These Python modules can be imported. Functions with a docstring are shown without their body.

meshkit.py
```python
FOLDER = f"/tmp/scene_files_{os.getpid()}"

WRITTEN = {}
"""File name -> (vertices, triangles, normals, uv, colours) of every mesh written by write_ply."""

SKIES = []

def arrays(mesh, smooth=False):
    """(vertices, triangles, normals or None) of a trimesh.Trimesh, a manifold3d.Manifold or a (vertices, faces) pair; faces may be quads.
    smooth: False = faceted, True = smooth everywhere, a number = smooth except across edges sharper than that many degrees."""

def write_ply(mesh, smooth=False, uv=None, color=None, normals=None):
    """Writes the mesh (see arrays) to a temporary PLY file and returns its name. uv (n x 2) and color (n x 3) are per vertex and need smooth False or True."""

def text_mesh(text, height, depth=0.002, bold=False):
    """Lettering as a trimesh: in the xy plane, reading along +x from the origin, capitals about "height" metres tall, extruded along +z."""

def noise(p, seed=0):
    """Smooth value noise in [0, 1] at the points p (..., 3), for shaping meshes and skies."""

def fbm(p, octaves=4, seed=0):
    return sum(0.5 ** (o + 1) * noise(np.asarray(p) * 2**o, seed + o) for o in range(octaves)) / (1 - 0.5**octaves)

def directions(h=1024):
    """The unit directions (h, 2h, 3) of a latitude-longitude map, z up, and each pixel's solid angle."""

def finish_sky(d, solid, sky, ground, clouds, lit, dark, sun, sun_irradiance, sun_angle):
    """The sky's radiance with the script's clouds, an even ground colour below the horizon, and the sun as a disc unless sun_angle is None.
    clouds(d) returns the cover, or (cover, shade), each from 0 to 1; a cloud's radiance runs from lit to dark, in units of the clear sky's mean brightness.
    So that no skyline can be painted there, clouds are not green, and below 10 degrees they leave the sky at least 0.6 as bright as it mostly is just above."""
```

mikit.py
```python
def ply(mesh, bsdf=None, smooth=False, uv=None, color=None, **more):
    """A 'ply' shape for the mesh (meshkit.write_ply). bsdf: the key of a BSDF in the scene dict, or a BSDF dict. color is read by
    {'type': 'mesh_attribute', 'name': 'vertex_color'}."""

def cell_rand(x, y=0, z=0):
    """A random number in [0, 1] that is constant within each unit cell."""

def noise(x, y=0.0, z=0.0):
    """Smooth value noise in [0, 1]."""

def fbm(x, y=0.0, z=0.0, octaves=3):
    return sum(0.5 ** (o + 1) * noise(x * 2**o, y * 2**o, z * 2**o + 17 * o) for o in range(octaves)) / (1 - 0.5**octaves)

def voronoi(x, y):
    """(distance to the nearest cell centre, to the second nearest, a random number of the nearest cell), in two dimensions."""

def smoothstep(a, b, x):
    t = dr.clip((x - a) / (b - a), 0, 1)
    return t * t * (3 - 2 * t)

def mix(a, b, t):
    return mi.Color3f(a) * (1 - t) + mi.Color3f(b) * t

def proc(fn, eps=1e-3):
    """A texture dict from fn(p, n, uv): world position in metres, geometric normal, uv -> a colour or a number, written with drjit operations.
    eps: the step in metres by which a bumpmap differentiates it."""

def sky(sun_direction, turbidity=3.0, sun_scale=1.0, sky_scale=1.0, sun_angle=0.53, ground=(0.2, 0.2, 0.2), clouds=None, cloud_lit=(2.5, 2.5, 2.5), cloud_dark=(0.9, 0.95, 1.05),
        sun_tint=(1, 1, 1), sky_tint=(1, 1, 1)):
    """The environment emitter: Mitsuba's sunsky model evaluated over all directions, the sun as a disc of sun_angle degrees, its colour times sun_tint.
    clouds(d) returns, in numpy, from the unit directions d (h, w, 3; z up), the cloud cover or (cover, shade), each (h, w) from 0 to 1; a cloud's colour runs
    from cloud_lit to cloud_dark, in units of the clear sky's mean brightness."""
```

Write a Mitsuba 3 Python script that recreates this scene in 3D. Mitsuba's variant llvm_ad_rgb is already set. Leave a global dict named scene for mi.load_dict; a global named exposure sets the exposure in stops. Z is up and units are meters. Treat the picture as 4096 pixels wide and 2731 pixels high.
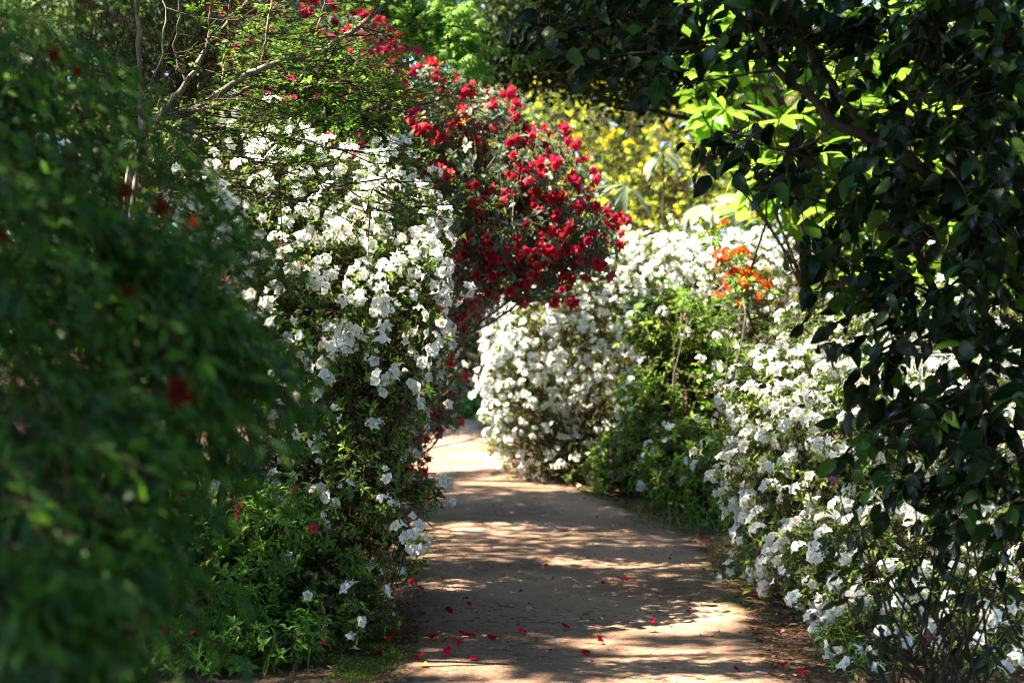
import math, numpy as np, drjit as dr, mitsuba as mi, mikit, meshkit
T = mi.ScalarTransform4f
scene, labels = {}, {}

# ------------------------------------------------------------------ camera, sky, exposure
F, CX, CY = 2000.0, 512.0, 341.0            # focal length in pixels of the 1024 x 682 frame
PITCH = math.atan((CY - 270.0) / F)
EYE = np.array([0.0, 0.0, 1.6])
FWD = np.array([0.0, math.cos(PITCH), -math.sin(PITCH)])
UPV = np.array([0.0, math.sin(PITCH), math.cos(PITCH)])
RGT = np.array([1.0, 0.0, 0.0])
scene['camera'] = {'type': 'thinlens', 'fov': math.degrees(2 * math.atan(512 / F)), 'fov_axis': 'x',
                   'aperture_radius': 0.0108, 'focus_distance': 8.4, 'near_clip': 0.05, 'far_clip': 1000.0,
                   'to_world': T().look_at(origin=EYE.tolist(), target=(EYE + FWD).tolist(), up=[0, 0, 1])}
SUN = np.array([-0.57, 0.02, 0.82]); SUN /= np.linalg.norm(SUN)
scene['daylight'] = mikit.sky(SUN.tolist(), turbidity=3.0, ground=(0.06, 0.07, 0.04), sky_tint=(0.98, 0.97, 0.96))
exposure = 4.65


def at(X, Y, d):
    """The point that lies d metres down the path and is seen at pixel X, Y."""
    r = FWD + RGT * ((X - CX) / F) + UPV * ((CY - Y) / F)
    return EYE + r * (d / r[1])


def L(X, Y, d, rx, ry, rd):
    """One ellipsoidal lobe of a plant: centre and radii."""
    return np.array([*at(X, Y, d), rx * d / F, rd, ry * d / F])


def project(p):
    q = np.asarray(p) - EYE
    z = q @ FWD
    zz = np.where(z > 0.05, z, 1e9)
    return CX + F * (q @ RGT) / zz, CY - F * (q @ UPV) / zz, z


# ------------------------------------------------------------------ materials
VC = {'type': 'mesh_attribute', 'name': 'vertex_color'}


def leaf_bsdf(w, rough, spec, trans=0.9):
    return {'type': 'blendbsdf', 'weight': w,
            'a': {'type': 'principledthin', 'base_color': VC, 'roughness': 0.6, 'diff_trans': trans},
            'b': {'type': 'twosided', 'm': {'type': 'principled', 'base_color': VC, 'roughness': rough, 'specular': spec}}}


scene['leaf_material'] = leaf_bsdf(0.35, 0.5, 0.4, 1.05)
scene['glossy_leaf_material'] = leaf_bsdf(0.5, 0.30, 0.45, 1.0)
scene['sheen_leaf_material'] = leaf_bsdf(0.4, 0.4, 0.45, 1.1)
scene['broad_leaf_material'] = leaf_bsdf(0.3, 0.4, 0.4, 1.1)
scene['petal_material'] = {'type': 'principledthin', 'base_color': VC, 'roughness': 0.7, 'diff_trans': 0.75}


def bark(c0, c1):
    def fn(p, n, uv):
        t = mikit.fbm(p.x * 60, p.y * 60, p.z * 22, 3)
        m = mikit.smoothstep(0.55, 0.7, mikit.noise(p.x * 9, p.y * 9, p.z * 9))
        return mikit.mix(mikit.mix(c0, c1, t), (0.07, 0.085, 0.03), m * 0.5)
    return {'type': 'principled', 'base_color': mikit.proc(fn), 'roughness': 0.9, 'specular': 0.2}


scene['grey_bark'] = bark((0.09, 0.075, 0.06), (0.34, 0.29, 0.25))
scene['brown_bark'] = bark((0.025, 0.017, 0.012), (0.10, 0.068, 0.05))


def soil(p, n, uv):
    t = mikit.fbm(p.x * 3, p.y * 3, 0, 3)
    g = mikit.noise(p.x * 60, p.y * 60, 0)
    return mikit.mix(mikit.mix((0.035, 0.024, 0.016), (0.11, 0.075, 0.048), t), (0.17, 0.11, 0.075), mikit.smoothstep(0.72, 0.85, g) * 0.6)


scene['soil_material'] = {'type': 'principled', 'base_color': mikit.proc(soil), 'roughness': 1.0, 'specular': 0.1}


def sand(p, n, uv):
    t = mikit.fbm(p.x * 1.3, p.y * 1.3, 3, 3)
    g = mikit.fbm(p.x * 45, p.y * 45, 5, 3)
    c = mikit.mix((0.122, 0.078, 0.055), (0.275, 0.184, 0.131), mikit.smoothstep(0.3, 0.7, t) * 0.6 + g * 0.4)
    speck = mikit.smoothstep(0.70, 0.80, mikit.noise(p.x * 38, p.y * 38, 9)) * mikit.smoothstep(0.45, 0.65, mikit.noise(p.x * 2.3, p.y * 2.3, 2))
    c = mikit.mix(c, (0.07, 0.045, 0.03), speck * 0.8)
    pale = mikit.smoothstep(0.80, 0.86, mikit.noise(p.x * 70, p.y * 70, 21))
    c = mikit.mix(c, (0.42, 0.34, 0.28), pale * 0.25)
    c = c * (0.66 + 0.68 * mikit.fbm(p.x * 1.1, p.y * 0.6, 31, 4))
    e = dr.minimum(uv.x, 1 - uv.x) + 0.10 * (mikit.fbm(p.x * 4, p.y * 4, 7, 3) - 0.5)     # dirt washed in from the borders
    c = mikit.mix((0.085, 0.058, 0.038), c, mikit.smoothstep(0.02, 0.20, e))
    m = mikit.smoothstep(0.5, 0.62, mikit.fbm(p.x * 2.1, p.y * 2.1, 11, 3)) * (1 - mikit.smoothstep(0.05, 0.17, e))
    return mikit.mix(c, (0.06, 0.085, 0.02), m * 0.75)


def sand_h(p, n, uv):
    return mikit.fbm(p.x * 40, p.y * 40, 0, 3) * 0.006 + mikit.fbm(p.x * 9, p.y * 9, 4, 2) * 0.010


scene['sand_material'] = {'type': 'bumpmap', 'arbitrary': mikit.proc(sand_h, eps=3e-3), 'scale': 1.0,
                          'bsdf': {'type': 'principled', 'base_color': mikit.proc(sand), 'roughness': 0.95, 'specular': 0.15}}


# ------------------------------------------------------------------ mesh helpers
def unit(v):
    v = np.asarray(v, float)
    return v / np.maximum(np.linalg.norm(v, axis=-1, keepdims=True), 1e-9)


def frames(y, n):
    """Rotation matrices (k,3,3) whose columns are across, along y and out of the leaf's face."""
    y = unit(y)
    n = n - (n * y).sum(-1, keepdims=True) * y
    n = unit(n)
    return np.stack([np.cross(y, n), y, n], -1)


def frames_z(z, rng):
    z = unit(z)
    a = rng.normal(size=z.shape)
    x = unit(a - (a * z).sum(-1, keepdims=True) * z)
    return np.stack([x, np.cross(z, x), z], -1)


def leaf_tmpl(w=0.4, n=3, fold=0.25, curl=0.25, peak=0.45, tipdrop=0.0, wave=0.0):
    """A leaf of length 1 along +y, folded along its midrib and curled down."""
    t = np.linspace(0, 1, n + 1)
    wid = w * 0.5 * (np.sin(np.pi * t ** (math.log(0.5) / math.log(peak)))) ** 0.85
    ang = curl * t
    y = np.cumsum(np.r_[0, np.cos(curl * (t[1:] + t[:-1]))]) / n
    z = -np.cumsum(np.r_[0, np.sin(curl * (t[1:] + t[:-1]))]) / n - tipdrop * t ** 4
    v, f = [[0, y[0], z[0]]], []
    mid = [0]
    rows = []
    for i in range(1, n):
        k = len(v)
        up = fold * wid[i] + wave * wid[i] * (1 if i % 2 else -1)
        v += [[0, y[i], z[i]], [-wid[i], y[i], z[i] + up], [wid[i], y[i], z[i] + fold * wid[i] * 2 - up + 0 * up]]
        rows.append(k)
    v.append([0, y[n], z[n]])
    e = len(v) - 1
    f += [[0, rows[0], rows[0] + 1], [0, rows[0] + 2, rows[0]]]
    for a, b in zip(rows[:-1], rows[1:]):
        f += [[a, b, b + 1], [a, b + 1, a + 1], [a, a + 2, b + 2], [a, b + 2, b]]
    a = rows[-1]
    f += [[a, e, a + 1], [a, a + 2, e]]
    return np.array(v, float), np.array(f)


def palm_tmpl(rng, lobes=7):
    """A palmate, deeply lobed leaf of radius about 1 in the xy plane, stalk at the origin."""
    v, f = [[0, 0, 0]], []
    for k in range(lobes):
        a = math.radians((k - (lobes - 1) / 2) * 42)
        r = 1.0 - 0.09 * abs(k - (lobes - 1) / 2) ** 1.5
        d, s = np.array([math.sin(a), math.cos(a), 0]), np.array([math.cos(a), -math.sin(a), 0])
        b = len(v)
        dz = rng.uniform(-0.15, 0.05)
        for q, wv in ((0.3, 0.10), (0.6, 0.15), (1.0, 0.0)):
            c = d * r * q + [0, 0, dz * q * q - 0.25 * q * q]
            v += [list(c - s * wv), list(c + s * wv)] if wv else [list(c)]
        f += [[0, b, b + 1], [b, b + 2, b + 3], [b, b + 3, b + 1], [b + 2, b + 4, b + 3]]
    return np.array(v, float), np.array(f)


def flower_tmpl(rng, rows=5, cols=3, stamens=6, droop=0.25, open_=1.0, petal=(0.82, 0.84, 0.86), throat=(0.78, 0.83, 0.74), stamen=(0.8, 0.78, 0.7), n=5, wid=0.385, depth=0.72, ruffle=0.035):
    """An azalea flower of radius about 1 facing +z: five ruffled petals from a narrow throat, and stamens."""
    V, Fc, C = [], [], []
    at0 = 0
    for k in range(n):
        a0 = 2 * math.pi * (k + rng.uniform(-.13, .13)) / n
        R1, tw = open_ * rng.uniform(0.82, 1.15), rng.uniform(-.5, .5)
        dr_ = droop + rng.uniform(-.2, .25)
        wv = rng.uniform(0.9, 1.1) * wid
        ph = rng.uniform(0, 6)
        for i in range(rows):
            t = i / (rows - 1)
            r = R1 * (0.06 + 0.94 * t ** 1.15)
            z = depth * (t ** 0.6) - dr_ * max(0, t - 0.4) ** 2 * 2.4
            w = wv * (0.10 + 0.90 * math.sin(math.pi * min(1, 0.02 + 0.70 * t)) ** 1.35) * (1 if t < .99 else 0.34)
            for j in range(cols):
                s = j / (cols - 1) * 2 - 1
                zz = z + 0.10 * (s * s) * (1 - t) + ruffle * math.sin(ph + 5 * s + 7 * t) * t + 0.09 * tw * s * t
                rr = r - 0.12 * s * s * t * R1
                V.append([rr * math.cos(a0) - s * w * math.sin(a0), rr * math.sin(a0) + s * w * math.cos(a0), zz])
                q = min(1, t / 0.55)
                C.append(np.array(throat) * (1 - q) + np.array(petal) * q)
        for i in range(rows - 1):
            for j in range(cols - 1):
                p = at0 + i * cols + j
                Fc += [[p, p + cols, p + cols + 1], [p, p + cols + 1, p + 1]]
        at0 = len(V)
    for k in range(stamens):
        a = rng.uniform(0, 6.28); o = rng.uniform(0.12, 0.4); h = rng.uniform(0.95, 1.35)
        d = np.array([math.cos(a), math.sin(a), 0])
        q = np.array([-d[1], d[0], 0]) * 0.022
        p1, p2, p3 = d * 0.04 + [0, 0, .05], d * o * 0.5 + [0, 0, h * 0.6], d * o + [0.25 * rng.normal(), 0, h]
        b = len(V)
        V += [p1 - q, p1 + q, p2 - q, p2 + q, p3]
        C += [np.array(stamen)] * 5
        Fc += [[b, b + 1, b + 3], [b, b + 3, b + 2], [b + 2, b + 3, b + 4]]
    return np.array(V, float), np.array(Fc), np.array(C, float)


def bell_tmpl(rng, sides=10, col=(0.48, 0.012, 0.055), rim=(0.62, 0.032, 0.11)):
    """A rhododendron bell of length about 1 facing +z with five rolled lobes."""
    prof = [(0.10, 0.0), (0.26, 0.22), (0.36, 0.55), (0.50, 0.85), (0.78, 1.0)]
    V, C, Fc = [], [], []
    ph = rng.uniform(0, 6)
    for i, (r, z) in enumerate(prof):
        for k in range(sides):
            a = 2 * math.pi * k / sides
            lob = 1 if k % 2 == 0 else -1
            rr = r * (1 + (0.22 * lob + 0.1 * math.sin(3 * a + ph) if i == 4 else 0.06 * lob if i == 3 else 0))
            zz = z + (0.06 * lob + 0.06 * math.sin(2 * a + ph) if i == 4 else 0)
            V.append([rr * math.cos(a), rr * math.sin(a), zz])
            q = i / 4
            C.append((np.array(col) * (1 - q) + np.array(rim) * q) * rng.uniform(0.9, 1.1))
    for i in range(len(prof) - 1):
        for k in range(sides):
            p, q = i * sides + k, i * sides + (k + 1) % sides
            Fc += [[p, q, q + sides], [p, q + sides, p + sides]]
    return np.array(V, float), np.array(Fc), np.array(C, float)


def tube(pts, rad, sides=6):
    p = np.asarray(pts, float)
    r = np.broadcast_to(np.asarray(rad, float), (len(p),))
    t = unit(np.gradient(p, axis=0))
    ref = np.where(np.abs(t[:, 2:]) < 0.9, [[0, 0, 1.0]], [[1.0, 0, 0]])
    a = unit(np.cross(t, ref)); b = np.cross(t, a)
    for i in range(1, len(p)):
        if (a[i] @ a[i - 1]) < 0:
            a[i], b[i] = -a[i], -b[i]
    g = np.arange(sides) * 2 * np.pi / sides
    v = (p[:, None] + r[:, None, None] * (np.cos(g)[None, :, None] * a[:, None] + np.sin(g)[None, :, None] * b[:, None])).reshape(-1, 3)
    i, j = np.meshgrid(np.arange(len(p) - 1), np.arange(sides), indexing='ij')
    q = np.stack([i * sides + j, i * sides + (j + 1) % sides, (i + 1) * sides + (j + 1) % sides, (i + 1) * sides + j], -1).reshape(-1, 4)
    k = len(v)
    v = np.vstack([v, p[:1], p[-1:]])
    c0 = [[k, (m + 1) % sides, m] for m in range(sides)]
    o = (len(p) - 1) * sides
    c1 = [[k + 1, o + m, o + (m + 1) % sides] for m in range(sides)]
    return v, np.vstack([q[:, [0, 1, 2]], q[:, [0, 2, 3]], c0, c1])


def thin_tubes(A, B, C, r0, r1, rng):
    """Many three-sided twigs at once: quadratic curves from A over B to C."""
    n = len(A)
    ts = np.array([0, 0.34, 0.67, 1.0])
    P = ((1 - ts) ** 2)[None, :, None] * A[:, None] + (2 * ts * (1 - ts))[None, :, None] * B[:, None] + (ts ** 2)[None, :, None] * C[:, None]
    P[:, 1:3] += rng.normal(size=(n, 2, 3)) * 0.012 * np.linalg.norm(C - A, axis=1)[:, None, None] * 2
    d = unit(C - A)
    a = unit(np.cross(d, rng.normal(size=d.shape))); b = np.cross(d, a)
    r = np.stack([r0 + (r1 - r0) * t for t in ts], 1)
    g = np.arange(3) * 2 * np.pi / 3
    v = P[:, :, None] + r[:, :, None, None] * (np.cos(g)[None, None, :, None] * a[:, None, None] + np.sin(g)[None, None, :, None] * b[:, None, None])
    f = []
    for i in range(3):
        for k in range(3):
            p, q = i * 3 + k, i * 3 + (k + 1) % 3
            f += [[p, q, q + 3], [p, q + 3, p + 3]]
    f = np.array(f)
    return v.reshape(-1, 3), (f[None] + (np.arange(n) * 12)[:, None, None]).reshape(-1, 3)


def smooth_line(pts, n=14):
    """A Catmull-Rom curve through the points."""
    p = np.asarray(pts, float)
    p = np.vstack([2 * p[0] - p[1], p, 2 * p[-1] - p[-2]])
    out = []
    m = len(p) - 3
    for u in np.linspace(0, m - 1e-6, n):
        i = int(u); t = u - i
        a, b, c, d = p[i:i + 4]
        out.append(0.5 * (2 * b + (c - a) * t + (2 * a - 5 * b + 4 * c - d) * t * t + (3 * b - a - 3 * c + d) * t ** 3))
    return np.array(out)


ZPTS = []            # points of everything built: which flowers and leaves the picture shows is read from them
SOUP = {}            # (key, material, smooth) -> list of (v, f, c)
CANDS = []


def soup(key, mat, v, f, c, smooth=False):
    SOUP.setdefault((key, mat, smooth), []).append((v.astype(np.float32), f.astype(np.int32), np.asarray(c, np.float32)))


def scatter(tmpls, which, R, S, P, col):
    """Copies of templates as one mesh; col (k,3) is each copy's colour, or None where the template carries colours."""
    vs, fs, cs, o = [], [], [], 0
    for k, tm in enumerate(tmpls):
        m = np.nonzero(which == k)[0]
        if not len(m):
            continue
        v = np.einsum('kij,nj->kni', R[m] * S[m][:, None, None], tm[0]) + P[m][:, None]
        vs.append(v.reshape(-1, 3))
        fs.append((tm[1][None] + (np.arange(len(m)) * len(tm[0]))[:, None, None]).reshape(-1, 3) + o)
        c = np.repeat(col[m][:, None], len(tm[0]), 1) if col is not None else np.repeat(tm[2][None], len(m), 0)
        cs.append(c.reshape(-1, 3))
        o += len(m) * len(tm[0])
    return np.vstack(vs), np.vstack(fs), np.vstack(cs)


LIGHT = {}           # a lighter copy of a template for the pieces that show least


def candidates(thing, part, stuff, mat, tmpls, which, R, S, P, limit=300, smooth=True, group_key=None, label=None):
    """Pieces of which the LIMIT that show largest become parts and the others one stuff part. Templates carry colours."""
    if len(P):
        ZPTS.append(P)
        CANDS.append((thing, part, stuff, mat, tmpls, np.asarray(which), R, S, P, limit, smooth, group_key or f'{thing}_{part}', label))


def name_no(base, k):
    return base if k == 0 else f'{base}_{k:03d}'


PLACED = {}


def add_part(key, mesh, mat, smooth=True, color=None):
    PLACED[key] = PLACED.get(key, -1) + 1
    k = name_no(key, PLACED[key])
    scene[k] = mikit.ply(mesh, mat, smooth=smooth, color=color)
    ZPTS.append(np.asarray(mesh[0]))
    return k


def thing(key, label, cat, group=None, kind=None):
    labels[key] = {'label': label, 'category': cat}
    if group: labels[key]['group'] = group
    if kind: labels[key]['kind'] = kind
    return key


def tint(base, n, rng, amt=0.25, warm=0.12):
    b = np.asarray(base, float)
    c = b[None] * np.exp(rng.normal(0, amt, (n, 1))) * np.exp(rng.normal(0, warm, (n, 3)) * [1, 0.4, 0.8])
    return np.clip(c, 0.003, 0.9)


def pick_palette(pal, n, rng, amt=0.22):
    """pal: list of (weight, colour)."""
    w = np.array([p[0] for p in pal], float); w /= w.sum()
    i = rng.choice(len(pal), n, p=w)
    b = np.array([p[1] for p in pal])[i]
    return np.clip(b * np.exp(rng.normal(0, amt, (n, 1))) * np.exp(rng.normal(0, 0.08, (n, 3))), 0.003, 0.9)


# ------------------------------------------------------------------ plants
def lobe_points(lobes, n, rng, shell=0.35, rough=0.2):
    """Points in the outer shell of a union of lobes, with outward normals; none below the ground."""
    lb = np.array(lobes)
    c, r = lb[:, :3], lb[:, 3:]
    area = (r[:, 0] * r[:, 1]) ** 1.6 + (r[:, 0] * r[:, 2]) ** 1.6 + (r[:, 1] * r[:, 2]) ** 1.6
    area = area ** (1 / 1.6)
    out_p, out_n, have = [], [], 0
    while have < n:
        m = int((n - have) * 1.8) + 50
        i = rng.choice(len(lb), m, p=area / area.sum())
        d = unit(rng.normal(size=(m, 3)))
        q = 1 - shell * rng.random(m) ** 1.7
        wob = 1 + rough * (meshkit.fbm(d * 2.2 + i[:, None] * 7.3, 3, seed=5) - 0.5) * 2
        p = c[i] + d * r[i] * (q * wob)[:, None]
        nr = unit(d / r[i])
        inside = np.zeros(m, bool)
        for k in range(len(lb)):
            e = (((p - c[k]) / r[k]) ** 2).sum(1)
            inside |= (e < (1 - shell) ** 2 * 0.97) & (i != k)
        ok = ~inside & (p[:, 2] > 0.03)
        out_p.append(p[ok]); out_n.append(nr[ok]); have += ok.sum()
    return np.vstack(out_p)[:n], np.vstack(out_n)[:n]


AZ = [leaf_tmpl(0.38, 2, 0.3, c, 0.52) for c in (0.1, 0.35, 0.55)]
SMALL = [leaf_tmpl(0.42, 2, 0.25, c, 0.5) for c in (0.1, 0.35)]
OVAL = [leaf_tmpl(0.52, 3, 0.2, c, 0.52) for c in (0.1, 0.3)]


def whorls(key, tips, axis, rng, pal, size=(0.022, 0.042), count=(4, 7), spread=(0.7, 1.25), mat='leaf_material', tm=AZ, part='foliage', smooth=False):
    """Rosettes of leaves at shoot tips: one stuff part."""
    k = rng.integers(count[0], count[1] + 1, len(tips))
    P = np.repeat(tips, k, 0); A = np.repeat(axis, k, 0)
    base = np.repeat(pick_palette(pal, len(tips), rng, 0.18), k, 0)
    n = len(P)
    Fz = frames_z(np.repeat(axis, 1, 0), rng); Fz = np.repeat(Fz, k, 0)
    idx = np.arange(n) - np.repeat(np.cumsum(k) - k, k)
    az = idx * 2.4 + rng.normal(0, 0.25, n)
    inc = rng.uniform(spread[0], spread[1], n)
    side = Fz[:, :, 0] * np.cos(az)[:, None] + Fz[:, :, 1] * np.sin(az)[:, None]
    d = A * np.cos(inc)[:, None] + side * np.sin(inc)[:, None]
    nr = A * np.sin(inc)[:, None] - side * np.cos(inc)[:, None] + rng.normal(0, 0.25, (n, 3)) + [0, 0, 0.25]
    R = frames(d, nr)
    S = rng.uniform(size[0], size[1], n)
    P = P - A * (rng.random(n) * 0.02)[:, None]
    v, f, c = scatter(tm, rng.integers(0, len(tm), n), R, S, P, base * np.exp(rng.normal(0, 0.12, (n, 1))))
    soup(f'{key}__{part}', mat, v, f, c, smooth)
    ZPTS.append(P)
    labels.setdefault(f'{key}__{part}', {'kind': 'stuff'})


def stems(key, base, lobes, rng, n_stem, r0, mat, part='stem', bend=0.25, sides=6, reach=0.75):
    """Main stems from near the base into the lobes, each a part; returns points on them for the twigs."""
    lb = np.array(lobes)
    nodes = []
    order = rng.permutation(len(lb))
    for i in range(n_stem):
        l = lb[order[i % len(lb)]]
        b = np.array(base[i % len(base)]) + np.r_[rng.normal(0, 0.09, 2), 0]
        e = l[:3] + rng.normal(0, 0.35, 3) * l[3:] * reach
        h = np.linalg.norm(e - b)
        m1 = b * 0.62 + e * 0.38 + np.r_[rng.normal(0, bend * 0.25, 2) * h, 0.10 * h * rng.uniform(0, 1)]
        m2 = b * 0.25 + e * 0.75 + np.r_[rng.normal(0, bend * 0.2, 2) * h, 0.06 * h]
        pts = smooth_line([b, m1, m2, e], 9)
        pts[1:-1] += rng.normal(0, 0.008, (7, 3)) * h ** 0.5
        pts[0, 2] = min(pts[0, 2], -0.02)
        add_part(f'{key}__{part}', tube(pts, np.linspace(r0 * rng.uniform(0.7, 1.2), r0 * 0.22, 9), sides), mat)
        nodes.append(pts[3:])
    return np.vstack(nodes)


def twigs(key, tips, axis, nodes, rng, mat, frac=0.6, r0=0.0035, r1=0.0013, part='twig_growth', maxlen=0.9, back=0.5, sag=0.0):
    """Twigs from the stems to the shoot tips: one stuff part."""
    from scipy.spatial import cKDTree
    m = rng.random(len(tips)) < frac
    C, ax = tips[m], axis[m]
    tree = cKDTree(nodes)
    dist, i = tree.query(C - ax * 0.15 - np.array([0, 0, 0.10]), k=12)
    A = nodes[i[np.arange(len(C)), rng.integers(0, 12, len(C))]]
    d = C - A
    ln = np.linalg.norm(d, axis=1)
    far = ln > maxlen
    A = np.where(far[:, None], C - d / ln[:, None] * maxlen, A)
    ln = np.minimum(ln, maxlen)
    B = C - ax * (ln * back)[:, None] * 0.8 - np.array([0, 0, 1]) * (ln * (0.12 + sag))[:, None]
    v, f = thin_tubes(A, B, C, np.full(len(A), 1.0) * r0 * np.clip(ln / 0.4, 0.5, 1.4), np.full(len(A), r1), rng)
    soup(f'{key}__{part}', mat, v, f, np.full((len(v), 3), 0.1))
    labels.setdefault(f'{key}__{part}', {'kind': 'stuff'})


def trusses(key, part, stuff, tmpls, tips, axis, rng, size=(0.028, 0.036), count=(2, 4), limit=300, tilt=(0.4, 1.15), lift=0.022, pull=None, mat='petal_material', group_key=None):
    k = rng.integers(count[0], count[1] + 1, len(tips))
    P = np.repeat(tips, k, 0); A = np.repeat(axis, k, 0)
    n = len(P)
    Fz = np.repeat(frames_z(axis, rng), k, 0)
    idx = np.arange(n) - np.repeat(np.cumsum(k) - k, k)
    az = idx * 2.2 + rng.normal(0, 0.3, n)
    inc = rng.uniform(tilt[0], tilt[1], n)
    d = A * np.cos(inc)[:, None] + (Fz[:, :, 0] * np.cos(az)[:, None] + Fz[:, :, 1] * np.sin(az)[:, None]) * np.sin(inc)[:, None]
    if pull is not None:
        d = unit(d + np.asarray(pull))
    S = rng.uniform(size[0], size[1], n)
    candidates(key, part, stuff, mat, tmpls, rng.integers(0, len(tmpls), n), frames_z(d, rng), S, P + d * lift, limit, group_key=group_key)


def buds(key, tips, axis, rng, col=(0.45, 0.5, 0.25), size=(0.016, 0.028)):
    sp = np.array([[0, 0, 0], [.22, 0, .45], [0, .22, .45], [-.22, 0, .45], [0, -.22, .45], [0, 0, 1.0]])
    sf = np.array([[0, 2, 1], [0, 3, 2], [0, 4, 3], [0, 1, 4], [1, 2, 5], [2, 3, 5], [3, 4, 5], [4, 1, 5]])
    n = len(tips)
    v, f, c = scatter([(sp, sf)], np.zeros(n, int), frames_z(axis + rng.normal(0, .35, (n, 3)), rng), rng.uniform(*size, n), tips, tint(col, n, rng, 0.12))
    soup(f'{key}__bud_growth', 'petal_material', v, f, c)
    labels.setdefault(f'{key}__bud_growth', {'kind': 'stuff'})


def axis_of(nrm, rng, up=0.55, jit=0.35):
    return unit(nrm * 0.8 + np.array([0, 0, up]) + rng.normal(0, jit, nrm.shape))


rngF = np.random.default_rng(11)
WHITE = [flower_tmpl(rngF, open_=o, droop=dp, stamens=6) for o, dp in ((1, .25), (1.05, .45), (.9, .1), (.62, -.1), (1, .6))] + \
        [flower_tmpl(rngF, open_=0.9, droop=.4, petal=(0.80, 0.77, 0.66), throat=(0.6, 0.5, 0.28))]
WHITE_FAR = [flower_tmpl(rngF, rows=4, cols=3, stamens=2, open_=o, droop=dp) for o, dp in ((1, .25), (.95, .5), (.75, 0.05))]
for o, dp, tq in ((1, .25, WHITE[0]), (1.05, .45, WHITE[1]), (.9, .1, WHITE[2]), (.62, -.1, WHITE[3]), (1, .6, WHITE[4]), (1, .25, WHITE_FAR[0]), (.95, .5, WHITE_FAR[1]), (.75, .05, WHITE_FAR[2])):
    LIGHT[id(tq)] = flower_tmpl(rngF, rows=3, cols=3, stamens=0, open_=o, droop=dp)
RED = [bell_tmpl(rngF), bell_tmpl(rngF, col=(0.40, 0.006, 0.03), rim=(0.56, 0.015, 0.05)), bell_tmpl(rngF, col=(0.5, 0.02, 0.06), rim=(0.68, 0.05, 0.10)), bell_tmpl(rngF, col=(0.55, 0.06, 0.11), rim=(0.70, 0.12, 0.17)), bell_tmpl(rngF, col=(0.33, 0.012, 0.03), rim=(0.40, 0.03, 0.04))]
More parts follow.
